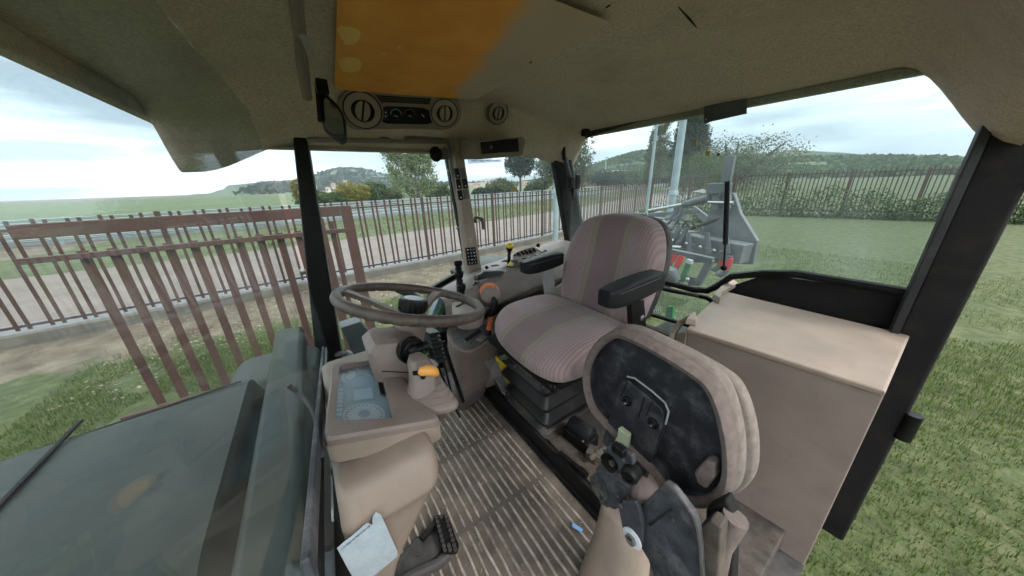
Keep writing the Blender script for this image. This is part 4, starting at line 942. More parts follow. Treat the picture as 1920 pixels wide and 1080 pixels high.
MB().tube([tm(1335, 1100, -.08), tm(1350, 1020, -.08), tm(1380, 970, -.09)], .02, 12).build('strut', 'trim_cloth', ts)
# beige sill pillar below
spn = thing('door_sill_cover', 'smooth beige moulding at the door edge below the folding seat', 'moulding', (.3, -.5, .2))
mb = MB(); rings = []
for px0, py, z, w__ in ((1130, 930, .36, .05), (1124, 940, .34, .09), (1112, 975, .25, .13), (1095, 1020, .15, .16), (1077, 1068, .03, .18), (1070, 1085, -.03, .19), (1060, 1105, -.2, .2)):
    a = PZ(px0, py, z); rings.append([a+Vector((-w__/2, -.05, 0))+Vector((x, y, 0)) for x, y in rrect(w__, .13, min(.06, w__*.4), 6)])
mb.loft(rings).build('moulding', 'beige_light', spn, sharp=80)
tp = tag(MB().prism([PZ(1074, 980, .016), PZ(1093, 993, .016), PZ(1090, 999, .016), PZ(1072, 988, .016)], (0, 0, .002)).build('plastic_strip', 'blue_tape'), 'small pale blue plastic strip lying at the right edge of the mat', 'strip')

# ================================================================== beige storage box on the left fender
sb = thing('storage_box', 'beige storage box moulding in the rear corner behind the folding seat', 'storage box', (.4, -1.2, .6))
ZS = .66
def sp3(px, py, z=ZS): return PZ(px, py, z)
p0 = sp3(1288, 616); p1 = sp3(1365, 640); yr0 = -1.50
topf = [p0, sp3(1300, 596), sp3(1340, 560), Vector((.50, yr0, ZS)), Vector((-.01, yr0, ZS)), Vector((-.01, p1.y-.03, ZS)), p1]
cc = sum(topf, Vector())/len(topf)
mb = MB(); mb.loft([[cc+(p-cc)*.99-Z1*.016 for p in topf], [p-Z1*.010 for p in topf], [p-Z1*.003 for p in topf], [cc+(p-cc)*.985 for p in topf]]); mb.build('lid', 'beige_light', sb, bevel=.004, seg=3)
fl = [p0+Vector((0, -.01, -.014)), p1+Vector((0, -.01, -.014)), Vector((-.01, p1.y-.04, ZS-.014))]
mb = MB(); mb.prism([fl[0], fl[1], fl[2], fl[2]-Z1*.75, fl[1]-Z1*.65, fl[0]-Z1*.60], (.0, -.03, 0)); mb.build('front_panel', 'mauve', sb, bevel=.004)
s0 = [PZ(1297, 594, ZS+.004), PZ(1276, 605, ZS-.02), PZ(1262, 625, ZS-.05), PZ(1252, 650, ZS-.09)]
mb = MB(); a = PZ(1262, 628, ZS-.06); b = p0-Z1*.016; mb.prism([a, b, b-Z1*.56, a-Z1*.5], (0, -.02, 0)); mb.tube(s0, [.010, .011, .011, .011], 8); mb.build('side_wall', 'beige_light', sb)
for (pts) in ([(1283, 608), (1298, 591), (1303, 594), (1306, 612)], [(1333, 561), (1350, 543), (1375, 530), (1385, 536), (1352, 556), (1348, 571)]):
    base = [PZ(px, py, ZS+.001) for px, py in pts]; mb = MB(); mb.loft([base, [p+Z1*.022+(sum(base, Vector())/len(base)-p)*.12 for p in base]]); mb.build('corner_lug', 'beige_light', sb, bevel=.004)

# ================================================================== right-hand side console
scs = thing('side_console', 'long grey-mauve side console along the right window with levers and switches', 'console', (1.35, -.9, .3))
def cons(u, v):
    """u: 0 front..1 rear, v: 0 top at the window .. 1 bottom on the seat side"""
    y = -.44-1.0*u
    lowx = .15*(1-sm(.25, .5, u))
    ztop = .66+.03*sm(.0, .25, u)+.045*sm(.25, .6, u)+.03*sm(.6, 1, u)
    xe = 1.135+.10*sm(0, .35, u)-.02*sm(.5, 1, u)          # inner shoulder
    prof = [(1.56, ztop+.0), (1.47, ztop+.006), (1.38, ztop+.002), (xe+.10, ztop-.012), (xe+.045, ztop-.035), (xe+.015, ztop-.075), (xe, ztop-.13), (xe+.015+lowx*.4, ztop-.17), (xe+.05+lowx, ztop-.20), (xe+.06+lowx, .30), (xe+.06+lowx, .08)]
    f = v*(len(prof)-1); i = min(int(f), len(prof)-2); f -= i; x = prof[i][0]*(1-f)+prof[i+1][0]*f; z = prof[i][1]*(1-f)+prof[i+1][1]*f
    x += .17*(1-sm(.0, .10, u))*(v > .25)*sm(.2, .6, v)*.6
    y -= .24*sm(1.32, 1.54, x)*(1-u)
    return (x, y, z)
mb = MB(); mb.grid(cons, 40, 40); mb.build('top_shell', 'console_grey', scs, sharp=80)
# lower beige liner sweeping up under the shoulder
def liner(u, v):
    y = -.62-.89*u; x = 1.22-.08*sm(0, .4, u); zt = .50+.02*u+.13*sm(.05, .75, u); z = zt+(.09-zt)*v; return (x+.03*sm(0, .12, 1-v)*0+.02*math.sin(v*3.1), y, z)
mb = MB(); mb.grid(liner, 24, 10); o_l = mb.build('beige_liner', 'beige', scs, sharp=80); s_ = o_l.modifiers.new('s', 'SOLIDIFY'); s_.thickness = .02
MB().box((1.40, -.56, .32), (.22, .02, .56)).build('front_face', 'console_grey', scs, bevel=.006)
# front round pod
fpod = [(848, 566), (856, 556), (880, 553), (900, 560), (908, 578), (903, 592), (888, 598), (862, 599), (850, 590), (846, 577)]
mb = MB(); rings = []; pts = smooth_poly([PZ(px, py, .635) for px, py in fpod], 2); cc = sum(pts, Vector())/len(pts)
for s_, h in ((.96, -.05), (1.0, -.035), (1.0, -.012), (.985, -.003), (.94, 0)): rings.append([cc+(p-cc)*s_+Z1*h for p in pts])
mb.loft(rings).build('front_pod', 'console_grey', scs, sharp=60)
mb = MB(); 
for a, b in (((869, 568), (856, 575)), ((846+8, 562), (842+6, 566))): mb = MB().bar(PZ(*a, .637), PZ(*b, .637), .012, .003); mb.build('pod_slot', 'black_matt', scs)
# spool levers at the front
for i, (px, py, pz, h, z) in enumerate(((860, 512, 488, .05, .70), (862, 536, 508, .05, .68), (866, 562, 532, .045, .65))):
    b = PX(px, py, 1.30-.02*i); t = PX(px-1, pz, 1.30-.02*i); d = (t-b); hh = d.length; dn_ = d.normalized()
    lv_ = thing('spool_lever', ['black spool valve lever, farthest and highest of three beside the switch pillar', 'black spool valve lever, middle one of three beside the switch pillar', 'black spool valve lever with wide cap, nearest of the three above the steering wheel rim'][i], 'lever', b, 'spool levers at the console front')
    MB().lathe(b, dn_, [(.016, -.03), (.016, hh*.45), (.012, hh*.5)], 14).build('stem', 'black', lv_)
    MB().lathe(b+dn_*hh*.5, dn_, [(.012, 0), (.018, .006), (.021, hh*.3), (.021, hh*.42), (.016, hh*.5), (.004, hh*.52)], 18).build('knob', 'black', lv_)
# black paddle lever
ml = thing('main_lever', 'long black paddle lever lying on the console beside the switch pillar', 'lever', PX(905, 515, 1.34))
mb = MB(); mb.prism([PX(887, 525, 1.32), PX(889, 517, 1.32), PX(899, 507, 1.36), (PX(920, 506, 1.36)), PX(938, 506, 1.34), PX(937, 512, 1.32), PX(912, 517, 1.31)], (-.045, 0, .004)); mb.build('paddle', 'black', ml, bevel=.006)
MB().tube([PX(911, 503, 1.36), PX(914, 500, 1.36)], .010, 8).build('button', 'black', ml)
MB().tube([PX(932, 509, 1.34), PX(942, 508, 1.34)], .010, 10).build('pivot', 'grey_seal', ml)
mb = MB(); 
for k in range(3): mb.bar(PX(893+k*4, 517-k*2, 1.272), PX(896+k*4, 512-k*2, 1.272), .003, .004)
mb.build('print', 'white_print', ml)
# orange throttle dial
od = thing('speed_dial', 'round grey dial with an orange rim and tab on the side console', 'dial', PX(917, 548, 1.22))
p = PX(918, 550, 1.215); ax = Vector((-.62, .25, .75)).normalized()
MB().lathe(p, ax, [(.060, -.03), (.060, .0), (.052, .004), (.05, .004)], 32).build('socket', 'plate_grey', od)
MB().lathe(p+Z1*.004, ax, [(.049, .0), (.050, .012), (.044, .016)], 32).build('ring', 'orange', od)
MB().lathe(p-Z1*.014+Vector((-.012, .002, 0)), ax, [(.052, .0), (.050, .022), (.042, .028), (.002, .029)], 32).build('disc', 'console_grey', od)
mb = MB(); mb.tube([PX(924, 546, 1.21), PX(926, 538, 1.205), PX(926.5, 533, 1.20)], [.009, .008, .0055], 10); mb.build('tab', 'orange', od)
# yellow ball lever
yb_ = thing('hand_lever', 'upright lever with a glossy yellow ball knob and black gaiter on the console', 'lever', PX(955, 495, 1.33))
b = PX(954, 497, 1.33); t = PX(955, 470, 1.33); d = (t-b).normalized()
MB().lathe(b, d, [(.010, -.01), (.009, .06), (.009, (t-b).length)], 12).build('stem', 'black', yb_)
MB().lathe(t, d, [(.022, -.006), (.022, -.004), (.010, -.002), (.016, .004), (.019, .014), (.019, .02)], 16).build('collar', 'black', yb_)
MB().ball(PX(955.5, 461, 1.33), .0225, 20, 14, (1, 1, .88)).build('ball_knob', 'yellow', yb_)
MB().prism([PX(951, 498, 1.30), PX(961, 498, 1.30), PX(957, 489, 1.31)], (-.01, 0, 0)).build('pointer', 'yellow', yb_)
mb = MB(); mb.prism([PZ(940, 491, .735), PZ(948, 488, .735), PZ(972, 488, .735), PZ(967, 492, .735)], (0, 0, .004)); mb.build('slot', 'black_matt', yb_)
mb = MB(); mb.prism([PZ(920, 499, .73), PZ(930, 497, .73), PZ(936, 498, .73), PZ(924, 500, .73)], (0, 0, .004)); mb.build('slot', 'black_matt', scs)
# switch pod at the rear of the console
swp = thing('switch_pod', 'raised grey pod with rows of small black rocker switches beside the far armrest', 'switch panel', PX(990, 475, 1.4))
XP = 1.42
rim = [PX(960, 481, XP), PX(964, 475, XP), PX(985, 467, XP), PX(1003, 462, XP), PX(1012, 470, XP), PX(1024, 477, XP-.04), PX(1020, 484, XP-.10), PX(985, 493, XP-.12), PX(966, 492, XP-.08)]
rim = smooth_poly(rim, 2); cc = sum(rim, Vector())/len(rim)
mb = MB(); mb.loft([[p-Z1*.12 for p in rim], [p for p in rim], [cc+(p-cc)*.95+Z1*.003 for p in rim], [cc+(p-cc)*.90-Z1*.004 for p in rim]]); mb.build('pod', 'beige', swp, sharp=50)
for k in range(5):
    p = PX(973+k*7.2, 477-k*1.9, XP-.02); MB().box(p+Z1*.002, (.030, .010, .016), rx=.2, ry=-.4).build('switch', 'black', swp, bevel=.002)
for k in range(5):
    p = PX(982+k*8.3, 486-k*2, XP-.075); MB().box(p+Z1*.004, (.012, .022, .008), ry=-.2, rx=.1).build('key', 'black' if k == 0 else 'console_grey', swp, bevel=.002)
MB().lathe(PX(1006, 468, 1.46), (-.3, -.1, 1), [(.014, -.05), (.018, .0), (.012, .004)], 16).build('post', 'beige', swp)
MB().ball(PX(1009, 460, 1.46), .014, 12, 8).build('key_knob', 'black', swp)
MB().prism([PX(1012, 474, 1.40), PX(1021, 467, 1.42), PX(1026, 475, 1.40)], (-.02, 0, 0)).build('lever', 'black', swp, bevel=.003)
cph = thing('cup_holder', 'dark round cup holder at the rear end of the side console', 'cup holder', PX(1035, 475, 1.42))
mb = MB(); mb.lathe(PX(1036, 478, 1.42), (0, 0, 1), [(.048, -.06), (.055, .0), (.053, .018), (.056, .022), (.050, .022), (.046, .0), (.04, -.05), (.001, -.05)], 28); mb.build('cup', 'plate_grey', cph)
# key-like mark on console
mb = MB(); mb.bar(PX(886, 535, 1.262), PX(899, 529, 1.262), .004, .005); mb.bar(PX(890, 532, 1.262), PX(892, 528, 1.262), .004, .006); mb.build('symbol_plate', 'black', scs)
mb = MB(); mb.prism([PX(914, 519, 1.285), PX(925, 516, 1.285), PX(927, 520, 1.285), PX(916, 523, 1.285)], (-.004, 0, .002)); mb.build('label_plate', 'plate_grey', scs)

# ------------------------------------------------------------------ shifter console
sh = thing('shift_console', 'mauve gear selector housing standing on the floor between wheel and seat', 'console', (1.2, -.55, 0))
ZG = .47
def g_(px, py, z=ZG): return PZ(px, py, z)
ol2 = smooth_poly([g_(836, 622), g_(842, 640), g_(855, 655), g_(878, 661), g_(905, 645), g_(940, 625), g_(962, 612), g_(960, 585), g_(925, 590), g_(895, 600), g_(860, 606), g_(846, 600)], 2); cc = sum(ol2, Vector())/len(ol2)
def tap(p, z, g=0):
    t = max(0, min(1, (ZG-z)/ZG)); t = t**.9; xb = 1.235+(p.x-1.04)*.55; yb2 = -.455+(p.y+.40)*.50
    return Vector((p.x+(xb-p.x)*t, p.y+(yb2-p.y)*t, z))
mb = MB(); mb.loft([[tap(p, z) for p in ol2] for z in (0, .09, .18, .27, .36, ZG-.03)]+[[p-Z1*.008 for p in ol2], [cc+(p-cc)*.985 for p in ol2]])
mb.build('housing', 'mauve', sh, sharp=60)
mb = MB(); ks = len(ol2)
def kc(p, z):
    q = tap(p, z); c2_ = tap(cc, z); return q+(q-c2_).to_2d().to_3d().normalized()*.006
def wav(p): return .175+.018*math.sin(p.x*24+p.y*14)
mb.loft([[kc(p, 0) for p in ol2], [kc(p, wav(p)*.5) for p in ol2], [kc(p, wav(p)) for p in ol2], [tap(p, wav(p)+.004) for p in ol2]], cap1=False); mb.build('kick_cover', 'mauve_dark', sh, sharp=70)
gp = smooth_poly([g_(843, 624, .478), g_(852, 645, .478), g_(876, 655, .478), g_(900, 642, .478), g_(934, 623, .478), g_(929, 606, .478), g_(868, 614, .478), g_(850, 618, .478)], 1)
mb = MB(); mb.prism([p-Z1*.012 for p in gp], (0, 0, .012)); pl_ = mb.build('gate_plate', 'plate_grey', sh, bevel=.003)
def slot(pts, nm='slot'):
    mb = MB(); b_ = [g_(px, py, .4795) for px, py in pts]; cc_ = sum(b_, Vector())/len(b_)
    mb.loft([[p for p in b_], [cc_+(p-cc_)*.88-Z1*.0 for p in b_]], cap0=False, cap1=False); mb.build('slot_rim', 'console_grey', pl_)
    mb = MB(); mb.prism([cc_+(p-cc_)*.88 for p in b_], (0, 0, .0006)); mb.build(nm, 'black_matt', pl_)
slot([(868, 637), (873, 643), (906, 621), (901, 615)])
slot([(896, 634), (902, 639), (925, 625), (920, 619)])
mb = MB(); mb.box(g_(903, 634, .482), (.03, .05, .012), rz=.5); mb.build('detent_block', 'console_grey', pl_, bevel=.003)
for px, py in ((874, 622), (884, 643), (912, 612), (857, 634)): MB().lathe(g_(px, py, .478), (0, 0, 1), [(.005, 0), (.004, .001)], 10).build('screw', 'black', pl_)
gl = thing('gear_lever', 'gear lever with orange shaft and black moulded grip beside the cushion', 'gear lever', g_(915, 624, .48))
X_ = 1.10
MB().tube([PX(914, 628, X_), PX(916, 618, X_)], [.020, .013], 10).build('boot', 'black', gl)
MB().tube([PX(916, 619, X_), PX(919, 604, X_), PX(921, 592, X_)], [.0125, .012, .0115], 14).build('shaft', 'orange', gl)
mb = MB(); rings = []
for px, py, a_, b_ in ((920, 593, .012, .011), (922, 586, .017, .013), (926, 577, .020, .016), (927, 567, .018, .016), (926, 560, .012, .012), (925, 556.5, .005, .006)):
    p = PX(px, py, X_); rings.append([p+Vector((math.cos(2*math.pi*j/14)*a_*.9, math.sin(2*math.pi*j/14)*a_*1.05, .0)) for j in range(14)])
mb.loft(rings).build('grip', 'black', gl, sharp=70)

ash = MB().lathe(PZ(957, 600, .485), (0, 0, 1), [(.035, -.03), (.036, .0), (.032, .002)], 20); ash.build('round_boot', 'plate_grey', sh)

# ================================================================== ceiling fixtures
cp = thing('climate_panel', 'overhead climate panel with two round vents, slots and three rotary knobs', 'control panel', (1.46, -.45, 1.45))
# fascia plane through a few points: inclined from the roof panel down to the window head
fo = Vector((1.42, -.46, 1.452)); fn = Vector((-.80, .12, -.58)).normalized()
def fp3(px, py, h=0):
    q = ray(px, py); t = ((fo+fn*h)-CAM).dot(fn)/q.dot(fn); return CAM+q*t
fa = (fp3(850, 212)-fp3(680, 205)).normalized(); fb = fn.cross(fa)
ol3 = smooth_poly([fp3(636, 175), fp3(632, 205), fp3(642, 230), fp3(665, 243), fp3(705, 240), fp3(800, 240), fp3(838, 244), fp3(862, 228), fp3(866, 200), fp3(850, 178), fp3(745, 165)], 2); cc = sum(ol3, Vector())/len(ol3)
mb = MB(); mb.loft([[p-fn*.05 for p in ol3], [p+fn*.004 for p in ol3], [cc+(p-cc)*.985+fn*.009 for p in ol3], [cc+(p-cc)*.95+fn*.010 for p in ol3]]); mb.build('fascia', 'beige', cp, sharp=60)
def vent(px, py, rad, parent, turn, fo_h=.010):
    c = fp3(px, py, fo_h); v = MB().lathe(c, fn, [(rad*1.08, -.01), (rad*1.08, .004), (rad*1.0, .007), (rad*.97, .003)], 36).build('vent_ring', 'mauve', parent)
    MB().lathe(c, fn, [(rad*.99, .0072), (rad*.955, .0078), (rad*.94, .0072)], 36).build('vent_gap', 'black_matt', v)
    MB().lathe(c, fn, [(rad*.94, -.002), (rad*.92, .009), (rad*.60, .013), (rad*.58, .001), (.001, .001)], 36).build('vent_disc', 'beige_light', v)
    MB().lathe(c+fn*.001, fn, [(rad*.58, 0), (rad*.58, .0022), (.001, .0022)], 28).build('vent_opening', 'black_matt', v)
    d = (fa*math.cos(turn)+fb*math.sin(turn)); e2 = fn.cross(d)
    for s_ in (-1, 1):
        pts = [c+d*(s_*rad*(.05+.33*math.sin(math.pi*k/10)))+e2*(rad*.52*math.cos(math.pi*k/10))+fn*.004 for k in range(11)]
        pts += []
        MB().prism(pts, fn*.010).build('vane', 'beige_light', v, bevel=.002)
vent(680, 206, .072, cp, -.25); vent(833, 211, .060, cp, 0.0)
mb = MB()
for k in range(4):
    a = fp3(705, 179.5+k*3.4, .0105); b = fp3(808-k*1, 186+k*2.8, .0105); mb.bar(a, b, .0045, .002, up=fn)
mb.build('grille_slots', 'black_matt', cp)
cpl = smooth_poly([fp3(713, 199, .0105), fp3(712, 214, .0105), fp3(714, 231, .0105), fp3(760, 232, .0105), fp3(811, 233, .0105), fp3(806, 219, .0105), fp3(804, 203, .0105), fp3(760, 200, .0105)], 1)
mb = MB(); mb.prism(cpl, fn*.003); kp = mb.build('control_plate', 'black', cp)
for i, (px, py, m_, an) in enumerate(((743, 215, 'bezel_blue', -.3), (769, 215, 'red_flap', -.3), (793, 215, 'black', -.7))):
    c = fp3(px, py, .0136); kb = MB().lathe(c, fn, [(.017, 0), (.015, .012), (.013, .014), (.002, .014)], 24).build('knob', 'black', kp)
    d = (fa*math.cos(an)+fb*math.sin(an)); 
    MB().bar(c+fn*.0145-d*.010, c+fn*.0145+d*.004, .0022, .0012, up=fn).build('pointer', 'white_print', kb)
    if i < 2:
        mb = MB(); pts = [c+(fa*math.cos(a)+fb*math.sin(a))*.0215 for a in [math.pi*(.05+.95*k/14) for k in range(15)]]; 
        up_ = -1 if (fb.z < 0) else 1
        pts = [c+(fa*math.cos(a)+fb*up_*math.sin(a))*.0215 for a in [math.pi*(.05+.95*k/14) for k in range(15)]]
        mb.tube(pts, .0014 if i == 0 else .0008, 5); o = mb.build('scale_arc', 'blue_tape' if i == 0 else 'red_flap', kp)
mb = MB(); mb.bar(fp3(723, 206, .014), fp3(724, 225, .014), .018, .004, up=fn); rs_ = mb.build('rocker_switch', 'rubber', kp, bevel=.001)
for py in (211, 218): MB().lathe(fp3(723.3, py, .0165), fn, [(.003, 0), (.0022, .0004)], 10).build('icon', 'white_print', rs_)
# third round vent on the rear headliner
v3 = thing('round_vent', 'small round beige air vent set alone in the headliner above the radio', 'vent', (1.44, -.93, 1.47))
fo = Vector((1.44, -.94, 1.478)); fn = Vector((-.86, .12, -.5)).normalized(); fa = Vector((fn.y, -fn.x, 0)).normalized(); fb = fn.cross(fa)
vent(933, 211, .054, v3, .0, .006)
# slim ribbed trim above the window
tr_ = thing('window_header_trim', 'beige ribbed header trim above the side window with a small clip', 'trim', (1.56, -.4, 1.36))
mb = MB(); mb.bar(PX(575, 262, 1.555), PX(848, 268, 1.555), .03, .014); mb.build('header', 'mauve', tr_, bevel=.004)
mb = MB(); mb.bar(PX(757, 259.5, 1.545), PX(842, 262.5, 1.545), .014, .014, up=(1, 0, 0)); rb = mb.build('rib_block', 'beige', tr_, bevel=.003)
mb = MB()
for k in range(26): a = PX(763+k*2.7, 258.2+k*.1, 1.537); mb.box(a, (.003, .0028, .016))
mb.build('ribs', 'mauve_dark', rb)
MB().ball(PX(722, 262, 1.545), .026, 14, 8, (.6, 1, .45)).build('clip', 'beige', tr_)
# overhead radio
rd = thing('overhead_radio', 'beige overhead radio housing with a black front under the headliner', 'radio', (1.40, -.88, 1.35))
XRd = 1.40
fr_ = [PX(874, 262, XRd), PX(890, 264, XRd-.02), PX(978, 257, XRd-.02), PX(985, 262, XRd-.02), PX(980, 289, XRd), PX(975, 293, XRd), PX(892, 299, XRd), PX(884, 299, XRd), PX(876, 275, XRd)]
mb = MB(); cc = sum(fr_, Vector())/len(fr_); mb.loft([[cc+(p-cc)*1.0+Vector((.13, 0, .01)) for p in fr_], [p for p in fr_], [cc+(p-cc)*.97+Vector((-.007, 0, 0)) for p in fr_]]); mb.build('housing', 'beige', rd, bevel=.005, seg=3)
mb = MB(); mb.prism([PX(900, 263.5, XRd-.022), PX(971, 260, XRd-.026), PX(973, 284, XRd-.010), PX(904, 289, XRd-.010)], (-.003, 0, 0)); rf_ = mb.build('front', 'black_matt', rd, bevel=.001)
MB().lathe(PX(920, 276, XRd-.024), (-1, 0, 0), [(.009, 0), (.009, .006), (.006, .008), (.001, .008)], 16).build('volume_knob', 'dark_grey', rf_)
mb = MB(); mb.bar(PX(930, 287, XRd-.016), PX(970, 284.5, XRd-.016), .003, .001, up=(1, 0, 0)); mb.build('slot', 'dark_grey', rf_)
mb = MB()
for r_ in range(7):
    for c_ in range(5): mb.box(PX(879+c_*1.8+r_*.6, 267+r_*3.6, XRd-.003), (.003, .0022, .004))
mb.build('speaker_holes', 'mauve_dark', rd)
# rear-view mirror
mr_ = thing('interior_mirror', 'black framed interior mirror hanging on a bracket from the headliner', 'mirror', PX(600, 165, 1.15))
XM = 1.10
mb = MB(); mb.bar(PX(601, 152, XM+.03), PX(606, 180, XM+.03), .06, .03); mb.bar(PX(600, 165, XM+.03), PX(605, 230, XM+.02), .022, .018); mb.build('bracket', 'black', mr_, bevel=.004)
mo = smooth_poly([PX(604, 173, XM+.02), PX(617, 180, XM-.02), PX(641, 205, XM-.06), PX(650, 232, XM-.07), PX(650.5, 280, XM-.06), PX(611, 250, XM+.01), PX(604, 235, XM+.02)], 1)
cc = sum(mo, Vector())/len(mo); nn = (mo[3]-cc).cross(mo[8]-cc).normalized()
if nn.dot(CAM-cc) < 0: nn = -nn
mb = MB(); vd = (cc-CAM).normalized(); mb.prism([p+vd*.014 for p in mo], -vd*.014+nn*0); fm = mb.build('mirror_frame', 'black', mr_, bevel=.004)
mm = bpy.data.materials.new('mirror_glass'); mm.use_nodes = True; b_ = mm.node_tree.nodes['Principled BSDF']; b_.inputs['Metallic'].default_value = 1; b_.inputs['Roughness'].default_value = .03; b_.inputs['Base Color'].default_value = (.38, .40, .41, 1)
M['mirror_glass'] = mm
mb = MB(); mb.prism([cc+(p-cc)*.82+nn*.0005 for p in mo], nn*.001); mb.build('mirror_face', 'mirror_glass', fm)
MB().tube([PX(593, 222, XM+.03), PX(604, 226, XM+.03)], .004, 6).build('joint', 'steel', mr_)
# sun-visor / grab bar by the windshield
vb = thing('sun_visor_roll', 'slim brown roller visor bar at the front edge of the headliner', 'sun visor', PX(568, 100, 1.0))
mb = MB(); mb.tube([PX(548, -60, .80), PX(556, 10, .86), PX(562, 62, .93)], .013, 12); mb.tube([PX(560, 62, .95), PX(567, 120, 1.02), PX(576, 183, 1.1)], [.011, .014, .012], 12); mb.build('roller', 'mauve', vb)
mb = MB(); mb.bar(PX(565, 62, .89), PX(584, 105, .95), .012, .006); mb.build('strap', 'grey_seal', vb)

# ================================================================== tractor outside the cab
hd = thing('tractor', 'outer bodywork, hood and wheels of the green tractor around the cab', 'tractor', (.75, .9, -1.2))
mb = MB(); rings = []
for y, s_, z in ((.22, .90, .56), (.26, 1.0, .60), (.7, 1.0, .58), (1.3, .95, .52), (1.75, .85, .44), (1.85, .7, .36)):
    rings.append([Vector((.82+x*s_, y, z-.36+zz*s_)) for x, zz in rrect(.76, .72, .12, 6)])
mb.loft(rings).build('cowl', 'dark_green', hd, sharp=60)
mb = MB(); 
for k in range(9): mb.box((.40, .55+.12*k, .25), (.06, .05, .30))
mb.build('side_grille', 'black_matt', hd)
for x in (.52, 1.12): MB().bar((x, .28, .598), (x, 1.3, .528), .006, .004).build('hood_seam', 'black_matt', hd)
for y in (.62, 1.02): MB().bar((.46, y, .59-.05*y+.028), (1.18, y, .59-.05*y+.028), .008, .006).build('hood_seam', 'black_matt', hd)
MB().box((.82, .17, .10), (1.36, .10, 1.0)).build('firewall', 'dark_green', hd, bevel=.02)
MB().box((.82, .30, -.35), (.5, 2.4, .5)).build('chassis', 'black_matt', hd, bevel=.04)
ep = thing('exhaust_box', 'dark rounded filter box standing outside against the windshield', 'box', (1.35, .25, .3))
mb = MB(); rings = []
for z, s_ in ((.10, 1), (.44, 1), (.50, .93), (.53, .75)): rings.append([Vector((1.32+x*s_, .22+y*s_, z)) for x, y in rrect(.30, .30, .06, 5)])
mb.loft(rings).build('box', 'exhaust', ep, sharp=60)
mb = MB(); mb.lathe((1.45, 1.35, -.65), (1, 0, 0), [(.40, 0), (.52, .02), (.56, .08), (.57, .18), (.56, .28), (.52, .34), (.40, .36)], 40); fr = mb.build('front_wheel', 'rubber', hd)
MB().lathe((1.45, 1.35, -.65), (1, 0, 0), [(.36, .04), (.36, .34), (.2, .36), (.1, .30)], 28).build('rim', 'printed_yellow', fr)
rfd = hd
mb = MB(); mb.prism([PX(838, 550, 1.72), PX(846, 552, 1.72), PX(825, 600, 1.72), PX(800, 665, 1.72), PX(790, 665, 1.72)], (.05, 0, 0)); mb.build('green_edge', 'tractor_green', rfd)
mb = MB(); mb.prism([PX(846, 552, 1.71), PX(850, 554, 1.71), PX(842, 620, 1.71), PX(832, 690, 1.71), PX(800, 690, 1.71), PX(825, 600, 1.71)], (.05, 0, 0)); mb.build('black_edge', 'black', rfd)
mb = MB(); mb.prism([PX(826, 552, 1.73), PX(838, 550, 1.73), PX(790, 665, 1.73), PX(778, 665, 1.73)], (.05, 0, 0)); mb.build('grey_edge', 'galv', rfd)
MB().tube([PX(742, 543, 1.8), PX(768, 550, 1.8), PX(780, 560, 1.8), PX(785, 575, 1.8), PX(782, 600, 1.8)], [.015, .03, .03, .025, .02], 10).build('mirror_arm', 'dark_green', rfd)
mb = MB(); mb.lathe((1.72, -1.45, -.36), (1, 0, 0), [(.5, 0), (.76, .02), (.82, .08), (.84, .22), (.82, .36), (.76, .42), (.5, .44)], 48); rt = mb.build('rear_wheel', 'rubber', hd)
MB().lathe((1.72, -1.45, -.36), (1, 0, 0), [(.48, .06), (.48, .38), (.3, .40), (.15, .34)], 28).build('rim', 'printed_yellow', rt)
# right mudguard top, dull green-grey, seen behind the yellow lever
mg = MB().loft([[Vector((1.62+x, -.70-.78*t, .585+.085*math.sin(math.pi*min(1, t*1.25+.12))+z)) for x, z in rrect(.34, .03, .012, 3)] for t in [k/10 for k in range(11)]]).build('mudguard', 'dark_green', hd, bevel=.004)

